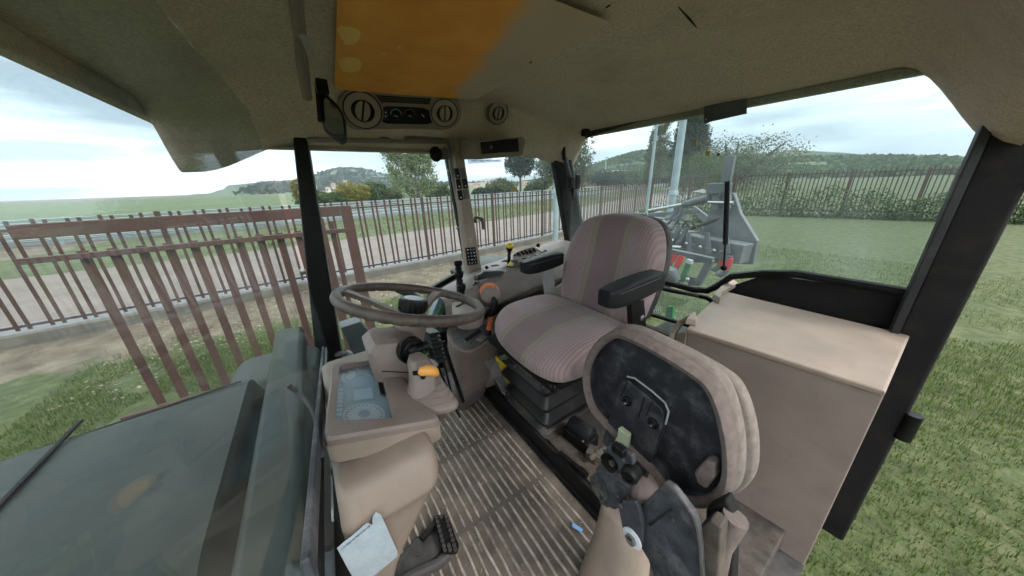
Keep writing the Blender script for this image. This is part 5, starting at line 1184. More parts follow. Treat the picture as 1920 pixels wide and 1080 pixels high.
# ================================================================== ground and outside
ZGd = -1.2
def gmat():
    m = bpy.data.materials.new('ground'); m.use_nodes = True; t = m.node_tree; n = t.nodes; l = t.links; b = n['Principled BSDF']; b.inputs['Roughness'].default_value = .95
    g = n.new('ShaderNodeNewGeometry')
    def nz(s, d=6):
        q = n.new('ShaderNodeTexNoise'); q.inputs['Scale'].default_value = s; q.inputs['Detail'].default_value = d; l.new(g.outputs['Position'], q.inputs[0]); return q.outputs[0]
    def ramp(src, stops):
        r = n.new('ShaderNodeValToRGB'); e = r.color_ramp.elements; e[0].position, e[0].color = stops[0][0], stops[0][1]+(1,); e[1].position, e[1].color = stops[-1][0], stops[-1][1]+(1,)
        for p, c in stops[1:-1]: x = e.new(p); x.color = c+(1,)
        l.new(src, r.inputs[0]); return r.outputs[0]
    grass = ramp(nz(6, 8), [(.3, (.035, .045, .015)), (.5, (.055, .075, .02)), (.7, (.10, .105, .045))])
    dirt = ramp(nz(3, 10), [(.3, (.085, .062, .042)), (.5, (.14, .108, .078)), (.7, (.20, .165, .125))])
    sx = n.new('ShaderNodeSeparateXYZ'); l.new(g.outputs['Position'], sx.inputs[0])
    mr = n.new('ShaderNodeMapRange'); mr.inputs[1].default_value = 5.6; mr.inputs[2].default_value = 7.6; l.new(sx.outputs[0], mr.inputs[0])
    my = n.new('ShaderNodeMapRange'); my.inputs[1].default_value = -14; my.inputs[2].default_value = -9; l.new(sx.outputs[1], my.inputs[0])
    ml = n.new('ShaderNodeMath'); ml.operation = 'MULTIPLY'; l.new(mr.outputs[0], ml.inputs[0]); l.new(my.outputs[0], ml.inputs[1])
    ad = n.new('ShaderNodeMath'); ad.operation = 'ADD'; l.new(ml.outputs[0], ad.inputs[0]); l.new(nz(1.6, 6), ad.inputs[1])
    m2 = n.new('ShaderNodeMapRange'); m2.inputs[1].default_value = .98; m2.inputs[2].default_value = 1.12; l.new(ad.outputs[0], m2.inputs[0])
    q = n.new('ShaderNodeMix'); q.data_type = 'RGBA'; l.new(m2.outputs[0], q.inputs[0]); l.new(grass, q.inputs[6]); l.new(dirt, q.inputs[7]); l.new(q.outputs[2], b.inputs['Base Color'])
    bp = n.new('ShaderNodeBump'); bp.inputs['Strength'].default_value = .7; bp.inputs['Distance'].default_value = .05; l.new(nz(25, 6), bp.inputs['Height']); l.new(bp.outputs[0], b.inputs['Normal']); M['ground'] = m
gmat()
mat('field', (.085, .115, .045), .95, var=.25, vs_=.08, dirt=(.12, .13, .07), dirt_s=.03, dirt_a=.6)
mat('verge', (.065, .085, .028), .95, var=.35, vs_=1.2, bump=.6, bs=10, dirt=(.12, .10, .055), dirt_s=1.0, dirt_a=.7)
mat('hill_green', (.075, .10, .06), .95, var=.4, vs_=.02, dirt=(.14, .15, .10), dirt_s=.008, dirt_a=.8)
mat('hill_blue', (.13, .19, .24), .95, var=.15, vs_=.01)
# fence line: follows the wall foot (measured), x as function of y
FX = [(6, 8.35), (1, 8.75), (-2.85, 8.95), (-8.0, 9.75), (-15, 11.6), (-22, 13.6)]
def fx_(y):
    for (y0, x0), (y1, x1) in zip(FX, FX[1:]):
        if y <= y0 and y >= y1: return x0+(x1-x0)*(y0-y)/(y0-y1)
    return FX[0][1] if y > FX[0][0] else FX[-1][1]+(FX[-1][0]-y)*.27
def band(name, m, d0, d1, z, y0=14, y1=-90, k='structure', jag=0):
    mb = MB(); n = 60
    def f(u, v):
        y = y0+(y1-y0)*u; x = fx_(max(y, -22))+(max(0, -22-y))*.33; return (x+d0+(d1-d0)*v+jag*noise.noise((y*.7, v*3, 5))*(1 if v in (0, 1) else 0), y-(d0+(d1-d0)*v)*.25, z)
    o = mb.grid(f, n, 2).build(name, m, recalc=False); o['kind'] = 'structure'; return o
struct(MB().add([(-4900, -4900, ZGd), (4900, -4900, ZGd), (4900, 4900, ZGd), (-4900, 4900, ZGd)], [(0, 1, 2, 3)]).build('ground', 'ground', recalc=False))
band('pavement', 'pavement', .15, 1.7, ZGd+.004)
band('road', 'path', 1.7, 8.0, ZGd+.008)
band('grass_verge', 'verge', 8.0, 19.0, ZGd+.012, jag=.5)
band('track', 'asphalt', 19.0, 31.0, ZGd+.016, y0=30, y1=-160)
band('field', 'field', 31.0, 420, ZGd+.020, y0=300, y1=-500)
# low wall under the fence
mb = MB(); ys = [6-.8*k for k in range(36)]
mb.loft([[Vector((fx_(y)+x, y, z)) for x, z in ((-.11, ZGd-.05), (.11, ZGd-.05), (.10, ZGd+.19+.01*noise.noise((y, 0, 0))), (-.10, ZGd+.19+.01*noise.noise((y, 2, 0))))] for y in ys])
tag(mb.build('low_wall', 'concrete', bevel=.01), 'low weathered concrete wall carrying the brown picket fence', 'wall')
# fence: posts, rails and pickets per bay
fnc = thing('picket_fence', 'rusty brown steel picket fence along the road, standing on the low concrete wall', 'fence', (9, -6, ZGd))
yk = 5.0; bays = []
while yk > -22: bays.append(yk); yk -= 2.62
bays.append(-22.0)
ZT = .75; ZB = -.88
for i, y in enumerate(bays):
    x = fx_(y); MB().box((x, y, (-1.0+.88)/2), (.07, .07, 1.86)).build('post', 'fence_brown', fnc)
rndf = random.Random(21)
for y0, y1 in zip(bays, bays[1:]):
    mb = MB(); a = Vector((fx_(y0), y0, 0)); b = Vector((fx_(y1), y1, 0)); d = (b-a); L_ = d.length; d.normalize()
    for z in (ZT-.06, ZB): mb.bar(a+d*.05+Z1*z, b-d*.05+Z1*z, .03, .04)
    s = .16; k = 0
    while s < L_-.08:
        p = a+d*s; lean = rndf.uniform(-.012, .012); top = ZT+.10+rndf.uniform(-.015, .015)
        mb.bar(p+Z1*(ZB-.07), p+d*lean+Z1*top, .048, .012, up=d if False else (1, 0, 0)); s += (.12 if k % 2 == 0 else .235)+rndf.uniform(-.006, .006); k += 1
    mb.build('picket_panel', 'fence_brown', fnc, flat=True)
# second fence run after the corner, going away behind the implement
f2 = thing('corner_fence', 'brown picket fence run that turns the corner behind the grey poles, overgrown with ivy', 'fence', (13.6, -22, ZGd))
P0 = Vector((fx_(-22), -22.0, 0)); P1 = Vector((-6.0, -27.5, 0)); d = (P1-P0); L_ = d.length; d.normalize(); nb = 8
for k in range(nb):
    a = P0+d*(L_*k/nb); b = P0+d*(L_*(k+1)/nb); MB().box((a.x, a.y, .0), (.09, .09, 2.5)).build('post', 'fence_brown', f2); mb = MB()
    for z in (1.15, -.85): mb.bar(a+Z1*z, b+Z1*z, .04, .05)
    s = .1
    while s < (b-a).length:
        p = a+d*s; mb.bar(p-Z1*.95, p+Z1*(1.32+rndf.uniform(-.04, .04)), .045, .012, up=(0, 1, 0)); s += .17
    mb.build('picket_panel', 'fence_brown', f2, flat=True)
# open gate leaf in front of the fence
gt = thing('gate', 'reddish brown steel gate leaf standing open in front of the fence', 'gate', (4.4, -.2, ZGd))
GX = 4.35
def gp_(px, py, x=GX): return PX(px, py, x)
A = Vector((GX, -.47, ZGd)); zt = .96
MB().box((GX, -.415, (zt+ZGd)/2), (.05, .12, zt-ZGd)).build('post', 'gate_brown', gt, bevel=.006)
MB().box((GX, .85, zt-.06), (.05, 2.4, .12)).build('top_rail', 'gate_brown', gt, bevel=.006)
MB().box((GX, .85, .66), (.06, 2.5, .05)).build('middle_rail', 'gate_brown', gt, bevel=.004)
MB().box((GX, .85, ZGd+.14), (.05, 2.4, .10)).build('bottom_rail', 'gate_brown', gt, bevel=.006)
for y, w_, x_ in ((-.22, .055, .03), (-.10, .10, -.03), (.06, .05, .03), (.14, .07, .03), (.32, .07, .03), (.50, .07, .03), (.68, .07, .03), (.86, .07, .03), (1.04, .07, .03), (1.22, .07, .03), (1.4, .07, .03), (1.58, .07, .03), (1.76, .07, .03)):
    MB().box((GX+x_, y, (ZGd+.2+.70)/2+.05*(x_ < 0)), (.012, w_, .70-ZGd-.2+.16*(y < 0))).build('bar', 'gate_brown', gt)
# guard rails of the track
for nm, lab, dd, ks in (('guard_rail', 'white triple guard rail on the near side of the track', 18.6, 26), ('guard_rail', 'white triple guard rail on the far side of the track', 31.5, 26)):
    gr = thing(nm, lab, 'guard rail', (28, -8, ZGd), 'guard rails along the track')
    pts = [Vector((fx_(max(y, -22))+max(0, -22-y)*.33+dd, y-dd*.25, ZGd)) for y in [40-4*k for k in range(46)]]
    for z in (.33, .60, .87):
        mb = MB(); 
        mb.loft([[p+Vector((0, 0, z-.09)), p+Vector((-.05, 0, z-.045)), p+Vector((0, 0, z)), p+Vector((-.05, 0, z+.045)), p+Vector((0, 0, z+.09)), p+Vector((.02, 0, z))] for p in pts]); mb.build('rail', 'rail_white', gr)
    for p in pts[4:44]: MB().box(p+Vector((.05, 0, .5)), (.08, .12, 1.0)).build('post', 'galv', gr)
# dirt litter and grass
mb = MB(); rnd = random.Random(9)
def blade(p, h, w_):
    a = rnd.random()*6.28; dx, dy = math.cos(a), math.sin(a); b = rnd.uniform(-.5, .5)*h
    mb.add([p+Vector((dx*w_, dy*w_, 0)), p-Vector((dx*w_, dy*w_, 0)), p+Vector((-dy*b, dx*b, h))], [(0, 1, 2)])
for _ in range(230000):
    if rnd.random() < .55: x = rnd.uniform(2.6, 7.2); y = rnd.uniform(-6, 3.2)
    elif rnd.random() < .5: x = rnd.uniform(-3.5, 2.2); y = rnd.uniform(-8, -.3)
    else: x = rnd.uniform(-1.5, 9); y = rnd.uniform(-13, -2.0)
    dn_ = noise.noise((x*.8, y*.8, 3)); lim = 1-sm(5.2, 7.0, x)*(1 if y > -9 else 0)
    if rnd.random() > lim+.05 or dn_ < -.25: continue
    h = rnd.uniform(.015, .075)*(1+.8*dn_)*(2.2 if rnd.random() < .04 else 1); blade(Vector((x, y, ZGd)), h, rnd.uniform(.0025, .006))
go = mb.build('grass', 'grass_blade', flat=True, recalc=False); stuff(go, 'short bright green grass of the yard around the tractor', 'grass')
mb = MB()
for _ in range(5000):
    x = rnd.uniform(5.2, 9); y = rnd.uniform(-9, 3); p = Vector((x, y, ZGd+.01)); a = rnd.random()*6.28; s_ = rnd.uniform(.01, .035)
    u1 = Vector((math.cos(a), math.sin(a), rnd.uniform(-.4, .4)))*s_; u2 = Vector((-math.sin(a), math.cos(a), rnd.uniform(-.3, .5)))*s_*.6; mb.add([p-u1, p+u2, p+u1, p-u2], [(0, 1, 2, 3)])
stuff(mb.build('fallen_leaves', 'straw', flat=True, recalc=False), 'dry fallen leaves on the bare dirt strip before the wall', 'leaves')
# ------------------------------------------------------------------ trees
def tree(name, label, x, y, z0, ells, lm, n, ls, trunk=(), grp=None, cl=.35, seed=1, droop=0):
    """ells: (dx,dy,z,rx,ry,rz) crown volumes; leaves in clumps"""
    rnd = random.Random(seed); t = thing(name, label, 'tree', (x, y, z0), grp); mb = MB(); B = Vector((x, y, z0))
    tot = sum(e[3]*e[4]*e[5] for e in ells)
    for e in ells:
        k = max(6, int(n*e[3]*e[4]*e[5]/tot/14))
        for _ in range(k):
            v = Vector((rnd.gauss(0, 1), rnd.gauss(0, 1), rnd.gauss(0, 1))).normalized()*(.42+.5*rnd.random()**.6)
            c = B+Vector((e[0]+v.x*e[3], e[1]+v.y*e[4], e[2]+v.z*e[5])); cs = cl*rnd.uniform(.5, 1.0)
            for _ in range(14):
                p = c+Vector((rnd.gauss(0, cs), rnd.gauss(0, cs), rnd.gauss(0, cs*(.8+droop)))); s_ = ls*rnd.uniform(.5, 1.2)
                a = Vector((rnd.gauss(0, 1), rnd.gauss(0, 1), rnd.gauss(0, 1))).normalized(); b = a.cross(Vector((rnd.gauss(0, 1), rnd.gauss(0, 1), rnd.gauss(0, 1)))).normalized()
                mb.add([p-a*s_, p+b*s_*.6, p+a*s_, p-b*s_*.6], [(0, 1, 2, 3)])
    mb.build('crown', lm, t, flat=True, recalc=False)
    if trunk:
        mb = MB()
        for pts, r_ in trunk: mb.tube([B+Vector(p) for p in pts], r_, 7)
        mb.build('trunk', 'bark', t)
    return t
# big multi-stemmed tree in the side window
TX = 58; b_ = PX(780, 373, TX); z0 = b_.z
def at(px, py, x): return PX(px, py, x)
c1 = at(762, 300, TX); sc_ = (at(762, 300, TX)-at(762, 301, TX)).length
rs = random.Random(4); stems = []
for k in range(13):
    a = -1.0+2.0*k/12; L_ = rs.uniform(8.5, 12.5)*(1-.25*abs(a)); pts = [(rs.uniform(-.3, .3), a*.5, 0)]
    for j in range(1, 6): f = j/5; pts.append((rs.uniform(-.5, .5)*f*2, a*(.5+4.6*f**1.1)+rs.uniform(-.15, .15), L_*f))
    stems.append((pts, [.13, .11, .09, .07, .045, .02]))
tree('multi_stem_tree', 'tall feathery grey-green tree with many rising stems, filling the side window', TX, b_.y, z0-.5, [(0, .4, 8.8, 2.2, 4.8, 3.4), (0, -1.6, 6.4, 1.8, 3.4, 2.6), (0, 1.9, 6.0, 1.6, 3.2, 2.2), (0, 0, 3.6, 1.5, 4.0, 1.6), (0, .3, 1.7, 1.2, 3.0, 1.3), (0, -2.5, 4.2, 1.3, 2.6, 1.8), (0, 2.6, 4.2, 1.3, 2.6, 1.8), (0, 3.0, 2.4, 1.3, 1.8, 1.3), (0, -2.6, 2.4, 1.3, 1.8, 1.3), (0, -2.8, 8.0, 1.2, 1.9, 2.2), (0, 3.2, 9.0, 1.2, 2.2, 2.2), (0, .5, 11.3, 1.5, 3.2, 1.6)], 'leaf_poplar', 17000, .18, stems, cl=.30, seed=5, droop=.8)
def crown_at(name, label, dist, px, py0, py1, wpx, lm, n, ls, grp=None, kind='round', seed=1, trunkfrac=.0, gz=None, twx=None):
    """tree at depth x=dist whose foot is at pixel row py0 and top at row py1"""
    f = at(px, py0, dist); t_ = at(px, py1, dist); D_ = (f-CAM).length; w_ = abs((at(px+wpx/2, py0, dist)-at(px-wpx/2, py0, dist)).length)/2; H_ = t_.z-f.z
    z0 = f.z; ell = []; rnd = random.Random(seed); tf = trunkfrac*H_
    if kind == 'round':
        for k in range(7):
            a = rnd.random()*6.28; r_ = rnd.random()**.5*.5; ell.append((math.cos(a)*w_*r_, math.sin(a)*w_*r_, tf+(H_-tf)*rnd.uniform(.35, .68), w_*rnd.uniform(.45, .6), w_*rnd.uniform(.45, .6), (H_-tf)*rnd.uniform(.24, .36)))
        ell.append((0, 0, tf+(H_-tf)*.32, w_*.85, w_*.85, (H_-tf)*.34))
    elif kind == 'column':
        for k in range(6): q = (k+.5)/6; ell.append((0, rnd.uniform(-.1, .1)*w_, H_*(.06+.88*q), w_*.72*(1-.5*abs(q-.4)), w_*.72*(1-.5*abs(q-.4)), H_*.12))
        ell.append((0, 0, H_*.94, w_*.4, w_*.4, H_*.08))
    tk = [([(0, 0, -.5), (rnd.uniform(-.1, .1), rnd.uniform(-.1, .1), tf+(H_-tf)*.3), (0, 0, H_*.85)], [max(.12, w_*.06), max(.09, w_*.045), .03])]
    if kind == 'round' and not tf: tk += [([(0, 0, H_*.12), (e_[0]*.5, e_[1]*.5, e_[2]*.6), (e_[0], e_[1], e_[2]), (e_[0]*1.5, e_[1]*1.5, e_[2]+e_[5]*.7)], [w_*.05, w_*.035, w_*.02, .02]) for e_ in ell[:7]]
    if tf: tk += [([(0, 0, tf*.9), (w_*.4*math.cos(a), w_*.4*math.sin(a), tf+(H_-tf)*.5)], [w_*.045, .03]) for a in (0, 1.3, 2.5, 3.9, 5.1)]
    return tree(name, label, dist, f.y, z0, ell, lm, n, ls, tk, grp, cl=w_*.09, seed=seed)
crown_at('dark_tree', 'dark round-topped tree on a bare trunk between the beige pillar and the grey pole', 62, 976, 363, 268, 56, 'leaf_dark', 7000, .26, trunkfrac=.34, seed=3)
crown_at('loose_tree', 'loose green tree just left of the rear corner pillar', 55, 1022, 372, 245, 42, 'leaf_mid', 6500, .22, seed=6)
crown_at('loose_tree', 'pale leafy tree seen at the left edge of the rear window', 50, 1090, 368, 222, 40, 'leaf_mid', 4500, .22, seed=8)
crown_at('slender_poplar', 'slender poplar behind the thin pole in the rear window', 46, 1228, 342, 178, 34, 'leaf_mid', 9000, .22, kind='column', seed=9)
crown_at('low_poplar', 'short narrow poplar left of the slender poplar', 50, 1212, 345, 258, 14, 'leaf_mid', 2600, .2, kind='column', seed=10)
crown_at('cypress', 'dark dense cypress behind the thick grey pole', 30, 1282, 352, 200, 50, 'leaf_dark', 26000, .22, kind='column', seed=11)
crown_at('broad_tree', 'broad light green tree at the right of the rear window', 26, 1366, 360, 240, 108, 'leaf_mid', 26000, .17, seed=12)
crown_at('bushy_tree', 'low yellow-green bushy tree beside the cypress', 24, 1310, 360, 278, 60, 'leaf_green', 7000, .14, seed=13)
for i, (px, p0, p1, w_, lm, lab) in enumerate(((690-22, 384, 340, 66, 'leaf_yellow', 'round yellowing tree left of the big feathery tree'), (600, 388, 352, 80, 'leaf_green', 'green tree at the left edge of the side window'), (708, 382, 338, 52, 'leaf_green', 'dark green round tree right of the yellowing tree'), (735, 380, 352, 50, 'leaf_mid', 'soft green tree at the left foot of the big feathery tree'), (575, 384, 330, 40, 'leaf_yellow', 'yellow-green tree partly behind the front pillar'), (640, 386, 360, 44, 'leaf_green', 'low green bush between two taller trees at left'), (822, 372, 342, 50, 'leaf_green', 'green tree right of the big feathery tree beside the beige pillar'), (905, 366, 352, 34, 'leaf_dark', 'small dark tree in front of the pink houses'), (935, 366, 330, 46, 'leaf_mid', 'bushy green tree left of the dark bare-trunked tree'), (1003, 368, 338, 34, 'leaf_mid', 'green bushy tree just right of the bare-trunked tree'), (955, 366, 344, 30, 'leaf_yellow', 'olive yellow shrub below the dark bare-trunked tree'), (1130, 345, 316, 46, 'leaf_dark', 'dark bushy tree in front of the brick building'), (1172, 344, 318, 44, 'leaf_green', 'green bush at the right end of the brick building'), (1200, 344, 312, 46, 'leaf_mid', 'soft green tree at the foot of the poplars'), (1248, 345, 308, 50, 'leaf_green', 'green bushy tree left of the cypress'))):
    crown_at('distant_tree', lab, (47 if px < 790 else 62) if px < 1000 else 60, px, p0+2, p1, w_*1.2, lm, 8000, .17 if px < 790 else .24, grp='trees beyond the track', seed=30+i)
# ivy / hedge on the corner fence
mb = MB(); rnd = random.Random(77)
for _ in range(9000):
    s_ = rnd.random()**.8; p = P0+d*(L_ if False else 18)*(.05+s_*.95); p = P0+(P1-P0).normalized()*(1.0+17*s_); hz = rnd.random()**1.6*2.3*(.4+.6*abs(noise.noise((s_*9, 0, 0)))*2); q_ = p+Vector((rnd.gauss(0, .25), .35+rnd.gauss(0, .3), ZGd+hz)); a = Vector((rnd.gauss(0, 1), rnd.gauss(0, 1), rnd.gauss(0, 1))).normalized()*.07; b = a.cross(Vector((rnd.gauss(0, 1), rnd.gauss(0, 1), 1))).normalized()*.05
    mb.add([q_-a, q_+b, q_+a, q_-b], [(0, 1, 2, 3)])
stuff(mb.build('ivy', 'leaf_green', flat=True, recalc=False), 'dark green ivy and brambles climbing over the corner fence', 'ivy')
# shrubs behind implement
for i, (px, py, w_, x_) in enumerate(((1225, 392, 46, 8.6), (1290, 430, 70, 7.2), (1340, 400, 60, 7.6))):
    f = PZ(px, py+40, ZGd); c_ = on(px, py, 0, x_); y_ = c_.y; tree('shrub', ['leafy shrub at the foot of the thin grey pole', 'dark green shrub behind the grey implement beams', 'dark shrub behind the raised grey headstock'][i], x_, y_, ZGd, [(0, 0, (c_.z-ZGd)*.55, w_/55, w_/55, (c_.z-ZGd)*.5)], 'leaf_green', 3500, .06, [([(0, 0, 0), (0, 0, .8)], [.03, .01])], 'shrubs behind the implement', cl=.14, seed=60+i)
# ------------------------------------------------------------------ poles
def pole(label, foot, top, r0_, r1_, step=None, arm=False):
    t = thing('street_pole', label, 'pole', foot, 'grey steel poles'); MB().tube([foot, foot.lerp(top, .5), top], [r0_, (r0_+r1_)/2, r1_], 14).build('shaft', 'galv', t)
    if step: MB().lathe(foot.lerp(top, step), (top-foot), [(r0_*1.12, -.06), (r0_*1.12, .06), (r0_, .10)], 16).build('joint', 'galv', t)
    return t
f1 = Vector((8.31, -7.53, ZGd)); pole('pale grey pole standing inside the fence, left of the rear corner pillar', f1, f1+Vector((0, 0, 7.5)), .105, .075, .27)
f2_ = PX(1240, 530, 5.5); b2 = Vector((5.7, -10.9, ZGd)); t2 = PX(1292, 180, 5.7); pole('thick pale grey pole in the middle of the rear window', PX(1248, 475, 5.7)-Z1*.6, PX(1291, 150, 5.7), .135, .105, .45)
pole('thin grey pole in the rear window left of the thick one', PX(1204, 470, 6.2)-Z1*.2, PX(1240, 160, 6.2), .05, .045)
sl = thing('street_lamp', 'small distant street lamp above the brick building', 'street lamp', PY(1135, 345, -90)); a = PY(1135, 348, -90); b = PY(1136, 296, -90)
MB().tube([a, b, b+Vector((.5, -1.0, .2))], .14, 6).build('post', 'galv', sl); MB().box(b+Vector((.6, -1.3, .2)), (.4, .9, .25)).build('lamp_head', 'dark_grey', sl)
# ------------------------------------------------------------------ buildings
def block(name, label, px0, px1, pyb, pyt, dist, m, rm='roof_tile', rows=3, cols=8, depth=12, ax='x', grp=None, pitch=.0):
    P = (lambda px, py: PX(px, py, dist)) if ax == 'x' else (lambda px, py: PY(px, py, dist))
    a, b = P(px0, pyb), P(px1, pyb); zt = P((px0+px1)/2, pyt).z; z0 = min(a.z, b.z)-3; t = thing(name, label, 'building', ((a+b)/2), grp)
    n = Vector((1, 0, 0)) if ax == 'x' else Vector((0, -1, 0)); dd = (b-a); dd.z = 0; W = dd.length; dd.normalize(); a.z = b.z = z0
    MB().prism([a, b, Vector((b.x, b.y, zt)), Vector((a.x, a.y, zt))], n*depth).build('wall', m, t)
    ov = dd*.6-n*.5; rr = [Vector((a.x, a.y, zt+.02))-ov, Vector((b.x, b.y, zt+.02))+dd*.6-n*.5, Vector((b.x, b.y, zt+.02))+dd*.6+n*(depth+.5), Vector((a.x, a.y, zt+.02))-dd*.6+n*(depth+.5)]
    cz = sum(rr, Vector())/4
    MB().loft([rr, [cz+(p-cz)*.35+Z1*max(.4, pitch*W*.12) for p in rr]]).build('roof', rm, t)
    hgt = zt-z0-3; 
    for r_ in range(rows):
        for c_ in range(cols):
            p = a+dd*(W*(c_+.5)/cols)+Z1*(3+hgt*(r_+.5)/rows)-n*.06; MB().bar(p-Z1*hgt/rows*.28, p+Z1*hgt/rows*.28, W/cols*.45 if ax == 'x' else .06, .06 if ax == 'x' else W/cols*.45, up=(1, 0, 0) if True else None).build('window', 'window_dark', t)
    return t
block('brick_building', 'long red brick building with a white roof under the wooded hill', 1092, 1175, 338, 322, -120, 'brick', 'roof_white', 1, 9, 14, 'y')
for i, (x0, x1, yb_, yt) in enumerate(((881, 900, 356, 345), (901, 917, 354, 343), (918, 934, 352, 341))):
    block('apartment_block', ['pinkish apartment block, left one of three behind the fence pillar gap', 'cream apartment block with red roof, middle one of the three', 'pinkish apartment block nearest the bushy tree'][i], x0, x1, yb_, yt, 300, 'wall_pink' if i != 1 else 'wall_cream', pitch=.6, rows=4, cols=6, grp='houses on the far side of the valley')
block('house', 'small pale orange house right of the dark bare-trunked tree', 984, 994, 350, 341, 280, 'wall_pink', rows=2, cols=3, pitch=.8)
for i, (px, py, w_) in enumerate(((628, 347, 12), (616, 354, 9), (607, 362, 12), (590, 349, 8), (648, 341, 6), (838, 349, 12), (826, 350, 9))):
    block('hillside_house', ['pinkish house high on the left hill slope', 'pale house below the pinkish hillside house', 'cream and orange house low behind the left trees', 'small pale house at the left edge of the hill', 'tiny house under the hill crest', 'cream house on the far ridge beside the beige pillar', 'pale house left of the cream ridge house'][i], px-w_/2, px+w_/2, py+2, py-2.5, 380, 'wall_pink' if i % 2 == 0 else 'wall_cream', rows=2, cols=4, pitch=1.2, grp='hillside houses')
# ------------------------------------------------------------------ hills
def hill(name, m, ridge, dist, ax, depth, base=ZGd, seed=0, bumps=4):
    P = [on(px, py, ax, dist) for px, py in ridge]; mb = MB(); n = 120; back = Vector((1, 0, 0)) if ax == 0 else Vector((0, -1, 0))
    def rp(u):
        f = u*(len(P)-1); i = min(int(f), len(P)-2); f -= i; f2 = f*f*(3-2*f); return P[i].lerp(P[i+1], f2)
    def f(u, v):
        p = rp(u); w_ = (v-.62)/.62 if v < .62 else 0; h = p.z-base
        prof = math.cos(min(1, abs(v-.62)/(.62 if v < .62 else .38))*math.pi/2)**1.2
        z = base+h*prof+bumps*noise.fractal((p.x*.012+v*4, p.y*.012, seed), 1.0, 2.0, 6)*(prof**.5); q = p+back*((v-.62)*depth); return (q.x, q.y, z)
    o = mb.grid(f, n, 40).build(name, m, recalc=False); struct(o); return o
hill('hill', 'hill_green', [(450, 352), (520, 345), (560, 345), (590, 334), (615, 324), (640, 321), (665, 322), (690, 330), (715, 340), (745, 345), (790, 347), (860, 349), (940, 350)], 900, 0, 700, seed=1, bumps=14)
hill('hill', 'hill_green', [(1060, 338), (1110, 325), (1150, 312), (1185, 297), (1215, 287), (1240, 284), (1280, 292), (1330, 300), (1400, 300), (1500, 290), (1650, 300), (1900, 310)], -330, 1, 200, seed=2, bumps=6)
hill('mountain', 'hill_green', [(780, 350), (840, 349), (880, 341), (915, 335), (950, 332), (985, 330), (1015, 334), (1060, 336), (1090, 342)], 3300, 0, 1500, seed=3, bumps=20)
# wooded cover on the hills
def hillwood(label, ridge_pts, dist, ax, n, ls, seed, lm, drop):
    rnd = random.Random(seed); mb = MB()
    for _ in range(n):
        f = rnd.random()*(len(ridge_pts)-1); i = int(f); f -= i; a = on(*ridge_pts[i], ax, dist); b = on(*ridge_pts[i+1], ax, dist); p = a.lerp(b, f); k = rnd.random(); p.z = ZGd+(p.z-ZGd)*(math.cos(k*math.pi/2)**1.2); p += (Vector((-1, 0, 0)) if ax == 0 else Vector((0, 1, 0)))*k*drop
        s_ = ls*rnd.uniform(.5, 1.3)
        for _ in range(5):
            c = p+Vector((rnd.gauss(0, s_*.5), rnd.gauss(0, s_*.5), rnd.uniform(0, s_))); u1 = Vector((rnd.gauss(0, 1), rnd.gauss(0, 1), rnd.gauss(0, 1))).normalized()*s_*.5; u2 = u1.cross(Vector((rnd.gauss(0, 1), rnd.gauss(0, 1), rnd.gauss(0, 1)))).normalized()*s_*.5; mb.add([c-u1, c+u2, c+u1, c-u2], [(0, 1, 2, 3)])
    stuff(mb.build('woodland', lm, flat=True, recalc=False), label, 'woodland')
hillwood('scattered dark trees and hedges on the slope of the left hill', [(500, 348), (560, 346), (590, 335), (615, 325), (640, 322), (665, 323), (690, 331), (715, 341), (745, 346), (860, 349)], 900, 0, 2200, 6, 5, 'leaf_dark', 430)
hillwood('dense woodland covering the right hill behind the brick building', [(1075, 336), (1110, 326), (1150, 313), (1185, 298), (1215, 288), (1240, 285), (1280, 293), (1330, 301), (1400, 301), (1650, 300), (1900, 310)], -330, 1, 15000, 2.6, 6, 'leaf_green', 120)
# ------------------------------------------------------------------ the implement behind the tractor
im = thing('cultivator', 'grey steel cultivator frame with red tine clamps parked behind the tractor', 'farm implement', (1.6, -4.4, ZGd))
YI = -4.2
def ti(px, py, d=0): return PY(px, py, YI+d)
mb = MB(); mb.prism([ti(1290, 460), ti(1318, 430), ti(1330, 392), ti(1345, 372), ti(1352, 362), ti(1376, 362), ti(1388, 400), ti(1420, 452), ti(1412, 496), ti(1300, 492), ti(1280, 478)], (0, -.08, 0)); hs = mb.build('headstock', 'implement_grey', im, bevel=.01)
for px in (1341, 1362):
    mb = MB(); mb.prism([ti(px-8, 396, .10), ti(px-8, 366, .10), ti(px-4, 360, .10), ti(px+4, 360, .10), ti(px+7, 368, .10), ti(px+6, 392, .10)], (0, -.05, 0)); mb.build('lug', 'implement_grey', im, bevel=.012)
MB().tube([ti(1328, 379, .12), ti(1375, 380, .12)], .022, 10).build('pin', 'steel', im)
MB().prism([ti(1326, 412, .02), ti(1340, 403, .02), ti(1352, 406, .02), ti(1345, 413, .02)], (0, -.06, 0)).build('stiffener', 'implement_grey', hs, bevel=.004)
for z0_, z1_, w_ in ((464, 452, .13), (440, 425, .10)):
    pass
mb = MB(); mb.bar(ti(1180, 427, -.5), ti(1260, 432, -.1), .12, .12); mb.build('rear_beam', 'implement_grey', im, bevel=.008)
mb = MB(); mb.bar(ti(1209, 412, -1.6), ti(1265, 418, -1.4), .14, .14); mb.build('rear_beam', 'implement_grey', im, bevel=.008)
mb = MB(); mb.bar(ti(1178, 424, -1.4), ti(1240, 400, -2.6), .12, .12); mb.build('diagonal_beam', 'implement_grey', im, bevel=.008)
mb = MB(); mb.bar(ti(1228, 428, -.3), ti(1282, 404, -1.3), .11, .11); mb.build('diagonal_beam', 'implement_grey', im, bevel=.008)
mb = MB(); mb.bar(ti(1205, 428, -.2), ti(1300, 444, .0), .14, .14); mb.build('cross_beam', 'implement_grey', im, bevel=.008)
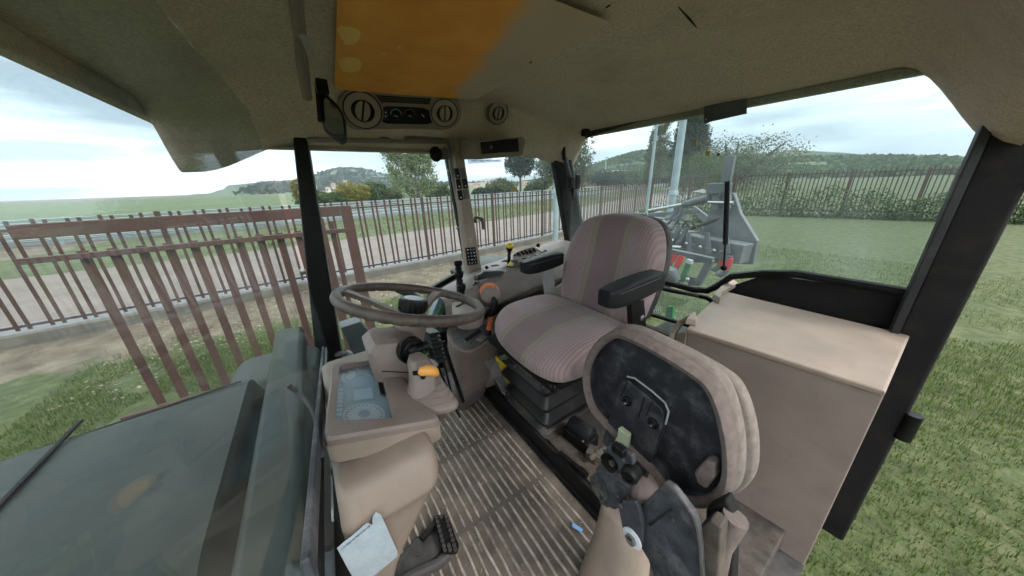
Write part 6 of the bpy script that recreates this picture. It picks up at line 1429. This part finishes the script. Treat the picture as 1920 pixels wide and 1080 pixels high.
mb = MB(); mb.bar(ti(1240, 444, .05), ti(1400, 476, .2), .20, .22); mb.build('main_beam', 'implement_grey', im, bevel=.012)
MB().tube([ti(1217, 395, -.5), ti(1283, 383, -.1)], .024, 10).build('ram_rod', 'steel', im)
MB().tube([ti(1283, 383.5, -.1), ti(1330, 371, .1)], .047, 12).build('ram_cylinder', 'dark_grey', im)
for px in (1262, 1274):
    mb = MB(); pts = [ti(px+8, 381, -.3), ti(px+6, 396, -.3), ti(px-2, 408, -.3), ti(px-14, 410, -.3)]; mb.tube(pts, [.03, .045, .045, .03], 8); mb.build('hook_bracket', 'implement_grey', im)
for k, (px, c_) in enumerate(((1238, 444), (1250, 444))):
    a = ti(px, c_, .2); mb = MB(); pts = [ti(px-5, 446, .2), ti(px-4, 433, .2), ti(px+4, 426, .2), ti(px+13, 427, .2)]; mb.tube(pts, .035, 8); mb.build('clamp', 'implement_grey', im)
for k, (px, x2) in enumerate(((1262, 1256), (1276, 1272))):
    mb = MB(); mb.prism([ti(px+10, 422, .3), ti(px+4, 430, .3), ti(px-3, 448, .3), ti(px-14, 462, .3), ti(px-6, 466, .3), ti(px+4, 448, .3), ti(px+12, 432, .3), ti(px+22, 424, .3)], (0, -.05, 0)); mb.build('hitch_arm', 'implement_grey', im, bevel=.006)
MB().tube([ti(1252, 462, .35), ti(1278, 464, .35)], .02, 10).build('pin', 'steel', im)
mb = MB(); mb.tube([ti(1295, 430, .15), ti(1310, 424, .2), ti(1330, 416, .2), ti(1345, 410, .18)], .016, 6); mb.tube([ti(1294, 424, .15), ti(1305, 425, .2), ti(1325, 420, .2), ti(1345, 412, .18)], .016, 6); mb.build('hose', 'black', im)
# hydraulic valve block and tags
mb = MB(); mb.box(ti(1203, 408, -.6), (.14, .1, .14)); mb.box(ti(1202, 417, -.6), (.20, .1, .06)); mb.box(ti(1208, 430, -.4), (.06, .05, .34)); mb.build('valve_block', 'black', im, bevel=.006)
mb = MB()
for k in range(5): mb.box(ti(1196+k*3, 403-k*.3, -.55), (.02, .02, .07))
mb.build('fittings', 'steel', im)
mb = MB(); mb.prism([ti(1298, 359, .1), ti(1318, 354, .1), ti(1340, 357, .1), ti(1335, 364, .1)], (0, -.01, 0)); mb.build('paper_tag', 'white_print', im)
mb = MB(); mb.prism([ti(1318, 354, .12), ti(1340, 356, .12), ti(1337, 365, .12)], (0, -.01, 0)); mb.build('red_tag', 'red_flap', im)
MB().box(ti(1348, 353, .1), (.24, .1, .12)).build('top_block', 'dark_grey', im, bevel=.01)
mb = MB()
for k in range(6): mb.tube([ti(1300+k*4.5, 412-k*7, .05), ti(1303+k*4.5, 409-k*7, .05)], .014, 6)
mb.build('edge_bolts', 'dark_grey', im)
# tines: curved shanks with red clamps
for k, (px, py, d_) in enumerate(((1263, 470, .3), (1276, 474, .45), (1358, 470, .2), (1368, 480, .4), (1232, 448, -.5))):
    t_ = ti(px, py, d_); red = k < 4
    sh_ = MB().tube([t_, ti(px-3, py+16, d_), ti(px-9, py+30, d_), ti(px-18, py+36, d_), ti(px-26, py+34, d_)], [.035, .035, .035, .03, .015], 8).build('tine', 'dark_grey', im)
    if red: MB().prism([ti(px-6, py+6, d_+.05), ti(px+5, py+4, d_+.05), ti(px+2, py+18, d_+.05), ti(px-8, py+30, d_+.05), ti(px-13, py+26, d_+.05), ti(px-8, py+14, d_+.05)], (0, -.04, 0)).build('clamp_cover', 'red_paint', sh_, bevel=.006)
sk = MB(); sk.tube([ti(1236, 442, -.3), ti(1233, 470, -.3), ti(1234, 488, -.3), ti(1224, 500, -.3)], .035, 8); sk.build('stand_leg', 'black', im)
mb = MB(); mb.tube([ti(1234, 490, -.3), ti(1242, 488, -.3), ti(1243, 502, -.3)], .03, 8); mb.build('stand_foot', 'black', im)
rq = random.Random(31)
for k in range(7):
    x0, y0 = 1196+k*14, 432+rq.uniform(-14, 10); MB().tube([ti(x0, y0, -.3+.1*k), ti(x0+8, y0-10, -.25+.1*k), ti(x0+18, y0-6, -.2+.1*k), ti(x0+26, y0+4, -.2+.1*k)], .012, 6).build('hose', 'black', im)
for k in range(9):
    p = ti(1248+k*13, 447+k*3.2, .33); MB().lathe(p, (0, 1, 0), [(.022, 0), (.022, .012), (.012, .02)], 6).build('bolt', 'steel' if k % 2 else 'dark_grey', im)
for px in (1256, 1290, 1325, 1360): MB().bar(ti(px, 436, .30), ti(px+5, 476, .34), .05, .03, up=(0, 1, 0)).build('clamp_plate', 'dark_grey', im, bevel=.004)
MB().bar(ti(1216, 404, -.9), ti(1300, 396, -1.2), .07, .07).build('cross_beam', 'dark_grey', im)
MB().bar(ti(1300, 392, -.4), ti(1336, 420, -.2), .09, .05, up=(0, 1, 0)).build('brace', 'implement_grey', im, bevel=.006)
for px, py, l_ in ((1300, 436, 40), (1240, 410, 30)): MB().bar(ti(px, py, -.8), ti(px-4, py+l_, -.8), .05, .05).build('tine', 'dark_grey', im)
# tyre of the implement
iw = thing('implement_wheel', 'dark tyre lying in the grass under the grey cultivator beams', 'wheel', ti(1330, 455, -.9)); MB().lathe(ti(1325, 452, -1.2), (1, .25, 0), [(.16, -.1), (.28, -.09), (.31, -.05), (.31, .05), (.28, .09), (.16, .1)], 28).build('tyre', 'rubber', iw); MB().lathe(ti(1325, 452, -1.2), (1, .25, 0), [(.15, -.06), (.15, .06), (.05, .07)], 18).build('rim', 'dark_grey', iw)
# three-point linkage of the tractor in front
tl = thing('rear_linkage', 'black angled hitch frame and dark lift arms directly behind the rear window', 'hitch', (1.2, -2.6, 0))
YL = -2.6
def tt(px, py, d=0): return PY(px, py, YL+d)
mb = MB(); mb.bar(tt(1207, 459), tt(1337, 487), .034, .05, up=(0, 1, 0)); mb.bar(tt(1333, 487), tt(1308, 534), .05, .05, up=(0, 1, 0)); mb.build('frame', 'dark_grey', tl, bevel=.004)
MB().bar(tt(1210, 457, .04), tt(1232, 462, .04), .008, .03, up=(0, 1, 0)).build('red_edge', 'red_flap', tl)
mb = MB(); mb.tube([tt(1196, 492), tt(1215, 500), tt(1240, 506), tt(1262, 520), tt(1250, 535)], [.05, .075, .085, .06, .04], 12); mb.build('lift_arm', 'dark_grey', tl)
mb = MB(); mb.tube([tt(1240, 512, .1), tt(1250, 508, .1), tt(1262, 512, .1), tt(1270, 526, .1)], [.04, .05, .05, .03], 10); mb.build('lift_cover', 'implement_grey', tl)
MB().tube([tt(1210, 505, .15), tt(1222, 503, .15)], .035, 10).build('socket', 'black', tl)
mb = MB(); mb.prism([tt(1288, 486, .05), tt(1296, 489, .05), tt(1281, 530, .05), tt(1270, 530, .05)], (0, -.03, 0)); ga = mb.build('green_arm', 'tractor_green', tl, bevel=.004)
MB().prism([tt(1288, 486, .055), tt(1297, 489, .055), tt(1295, 496, .055), tt(1286, 493, .055)], (0, -.035, 0)).build('arm_end', 'clear_white', ga)
mb = MB(); mb.prism([tt(1285, 518, .05), tt(1300, 520, .05), tt(1310, 536, .05), tt(1290, 536, .05)], (0, -.03, 0)); mb.build('plate', 'black', tl, bevel=.006); MB().ball(tt(1289, 524, .06), .02, 10, 6).build('bolt', 'steel', tl)
MB().prism([tt(1250, 575, .3), tt(1262, 575, .3), tt(1260, 600, .3), tt(1246, 600, .3)], (0, -.04, 0)).build('green_lug', 'tractor_green', tl)
MB().box((.95, -2.0, -.25), (.5, .9, .5)).build('rear_axle', 'dark_green', tl, bevel=.04)
MB().bar(ti(1358, 362, .05), ti(1370, 292, .05), .10, .06, up=(0, 1, 0)).build('mast', 'dark_grey', im, bevel=.008)

sl_ = thing('window_sticker', 'pale printed sticker strip along the top of the side glass under the radio', 'sticker', PX(905, 299, 1.595))
MB().prism([PX(874, 286, 1.596), PX(884, 296, 1.596), PX(941, 298, 1.596), PX(941, 304, 1.596), PX(878, 307, 1.596)], (-.001, 0, 0)).build('strip', 'plastic_bag', sl_)
mb = MB(); x_ = 884
while x_ < 938: mb.bar(PX(x_, 301.5, 1.5945), PX(x_+1.2, 301.5, 1.5945), .006, .0006, up=(1, 0, 0)); x_ += rnd.choice((1.8, 1.8, 3.4))
mb.build('print', 'dark_grey', sl_)
# rough grass on the far verge
mb = MB()
for _ in range(16000):
    y = rnd.uniform(-34, 6); dd_ = rnd.uniform(8.0, 18.5); x = fx_(max(y, -22))+max(0, -22-y)*.33+dd_; blade(Vector((x, y-dd_*.25, ZGd)), rnd.uniform(.04, .17)*(1+.9*noise.noise((x*.4, y*.4, 2))), rnd.uniform(.008, .022))
stuff(mb.build('verge_grass', 'verge_leaf', flat=True, recalc=False), 'rough taller grass on the verge between road and guard rail', 'grass')
# ------------------------------------------------------------------ haze in the air
hz = MB().box((0, 0, 148), (9900, 9900, 300.4)).build('haze', 'black', recalc=True, flat=True)
hm = bpy.data.materials.new('air'); hm.use_nodes = True; t = hm.node_tree; t.nodes.clear(); o = t.nodes.new('ShaderNodeOutputMaterial'); v = t.nodes.new('ShaderNodeVolumePrincipled')
v.inputs['Color'].default_value = (.82, .90, 1.0, 1); v.inputs['Density'].default_value = .00035; v.inputs['Anisotropy'].default_value = .2
t.links.new(v.outputs[0], o.inputs['Volume']); hz.data.materials.clear(); hz.data.materials.append(hm); hz['kind'] = 'stuff'; hz['label'] = 'thin pale haze in the air over the valley'
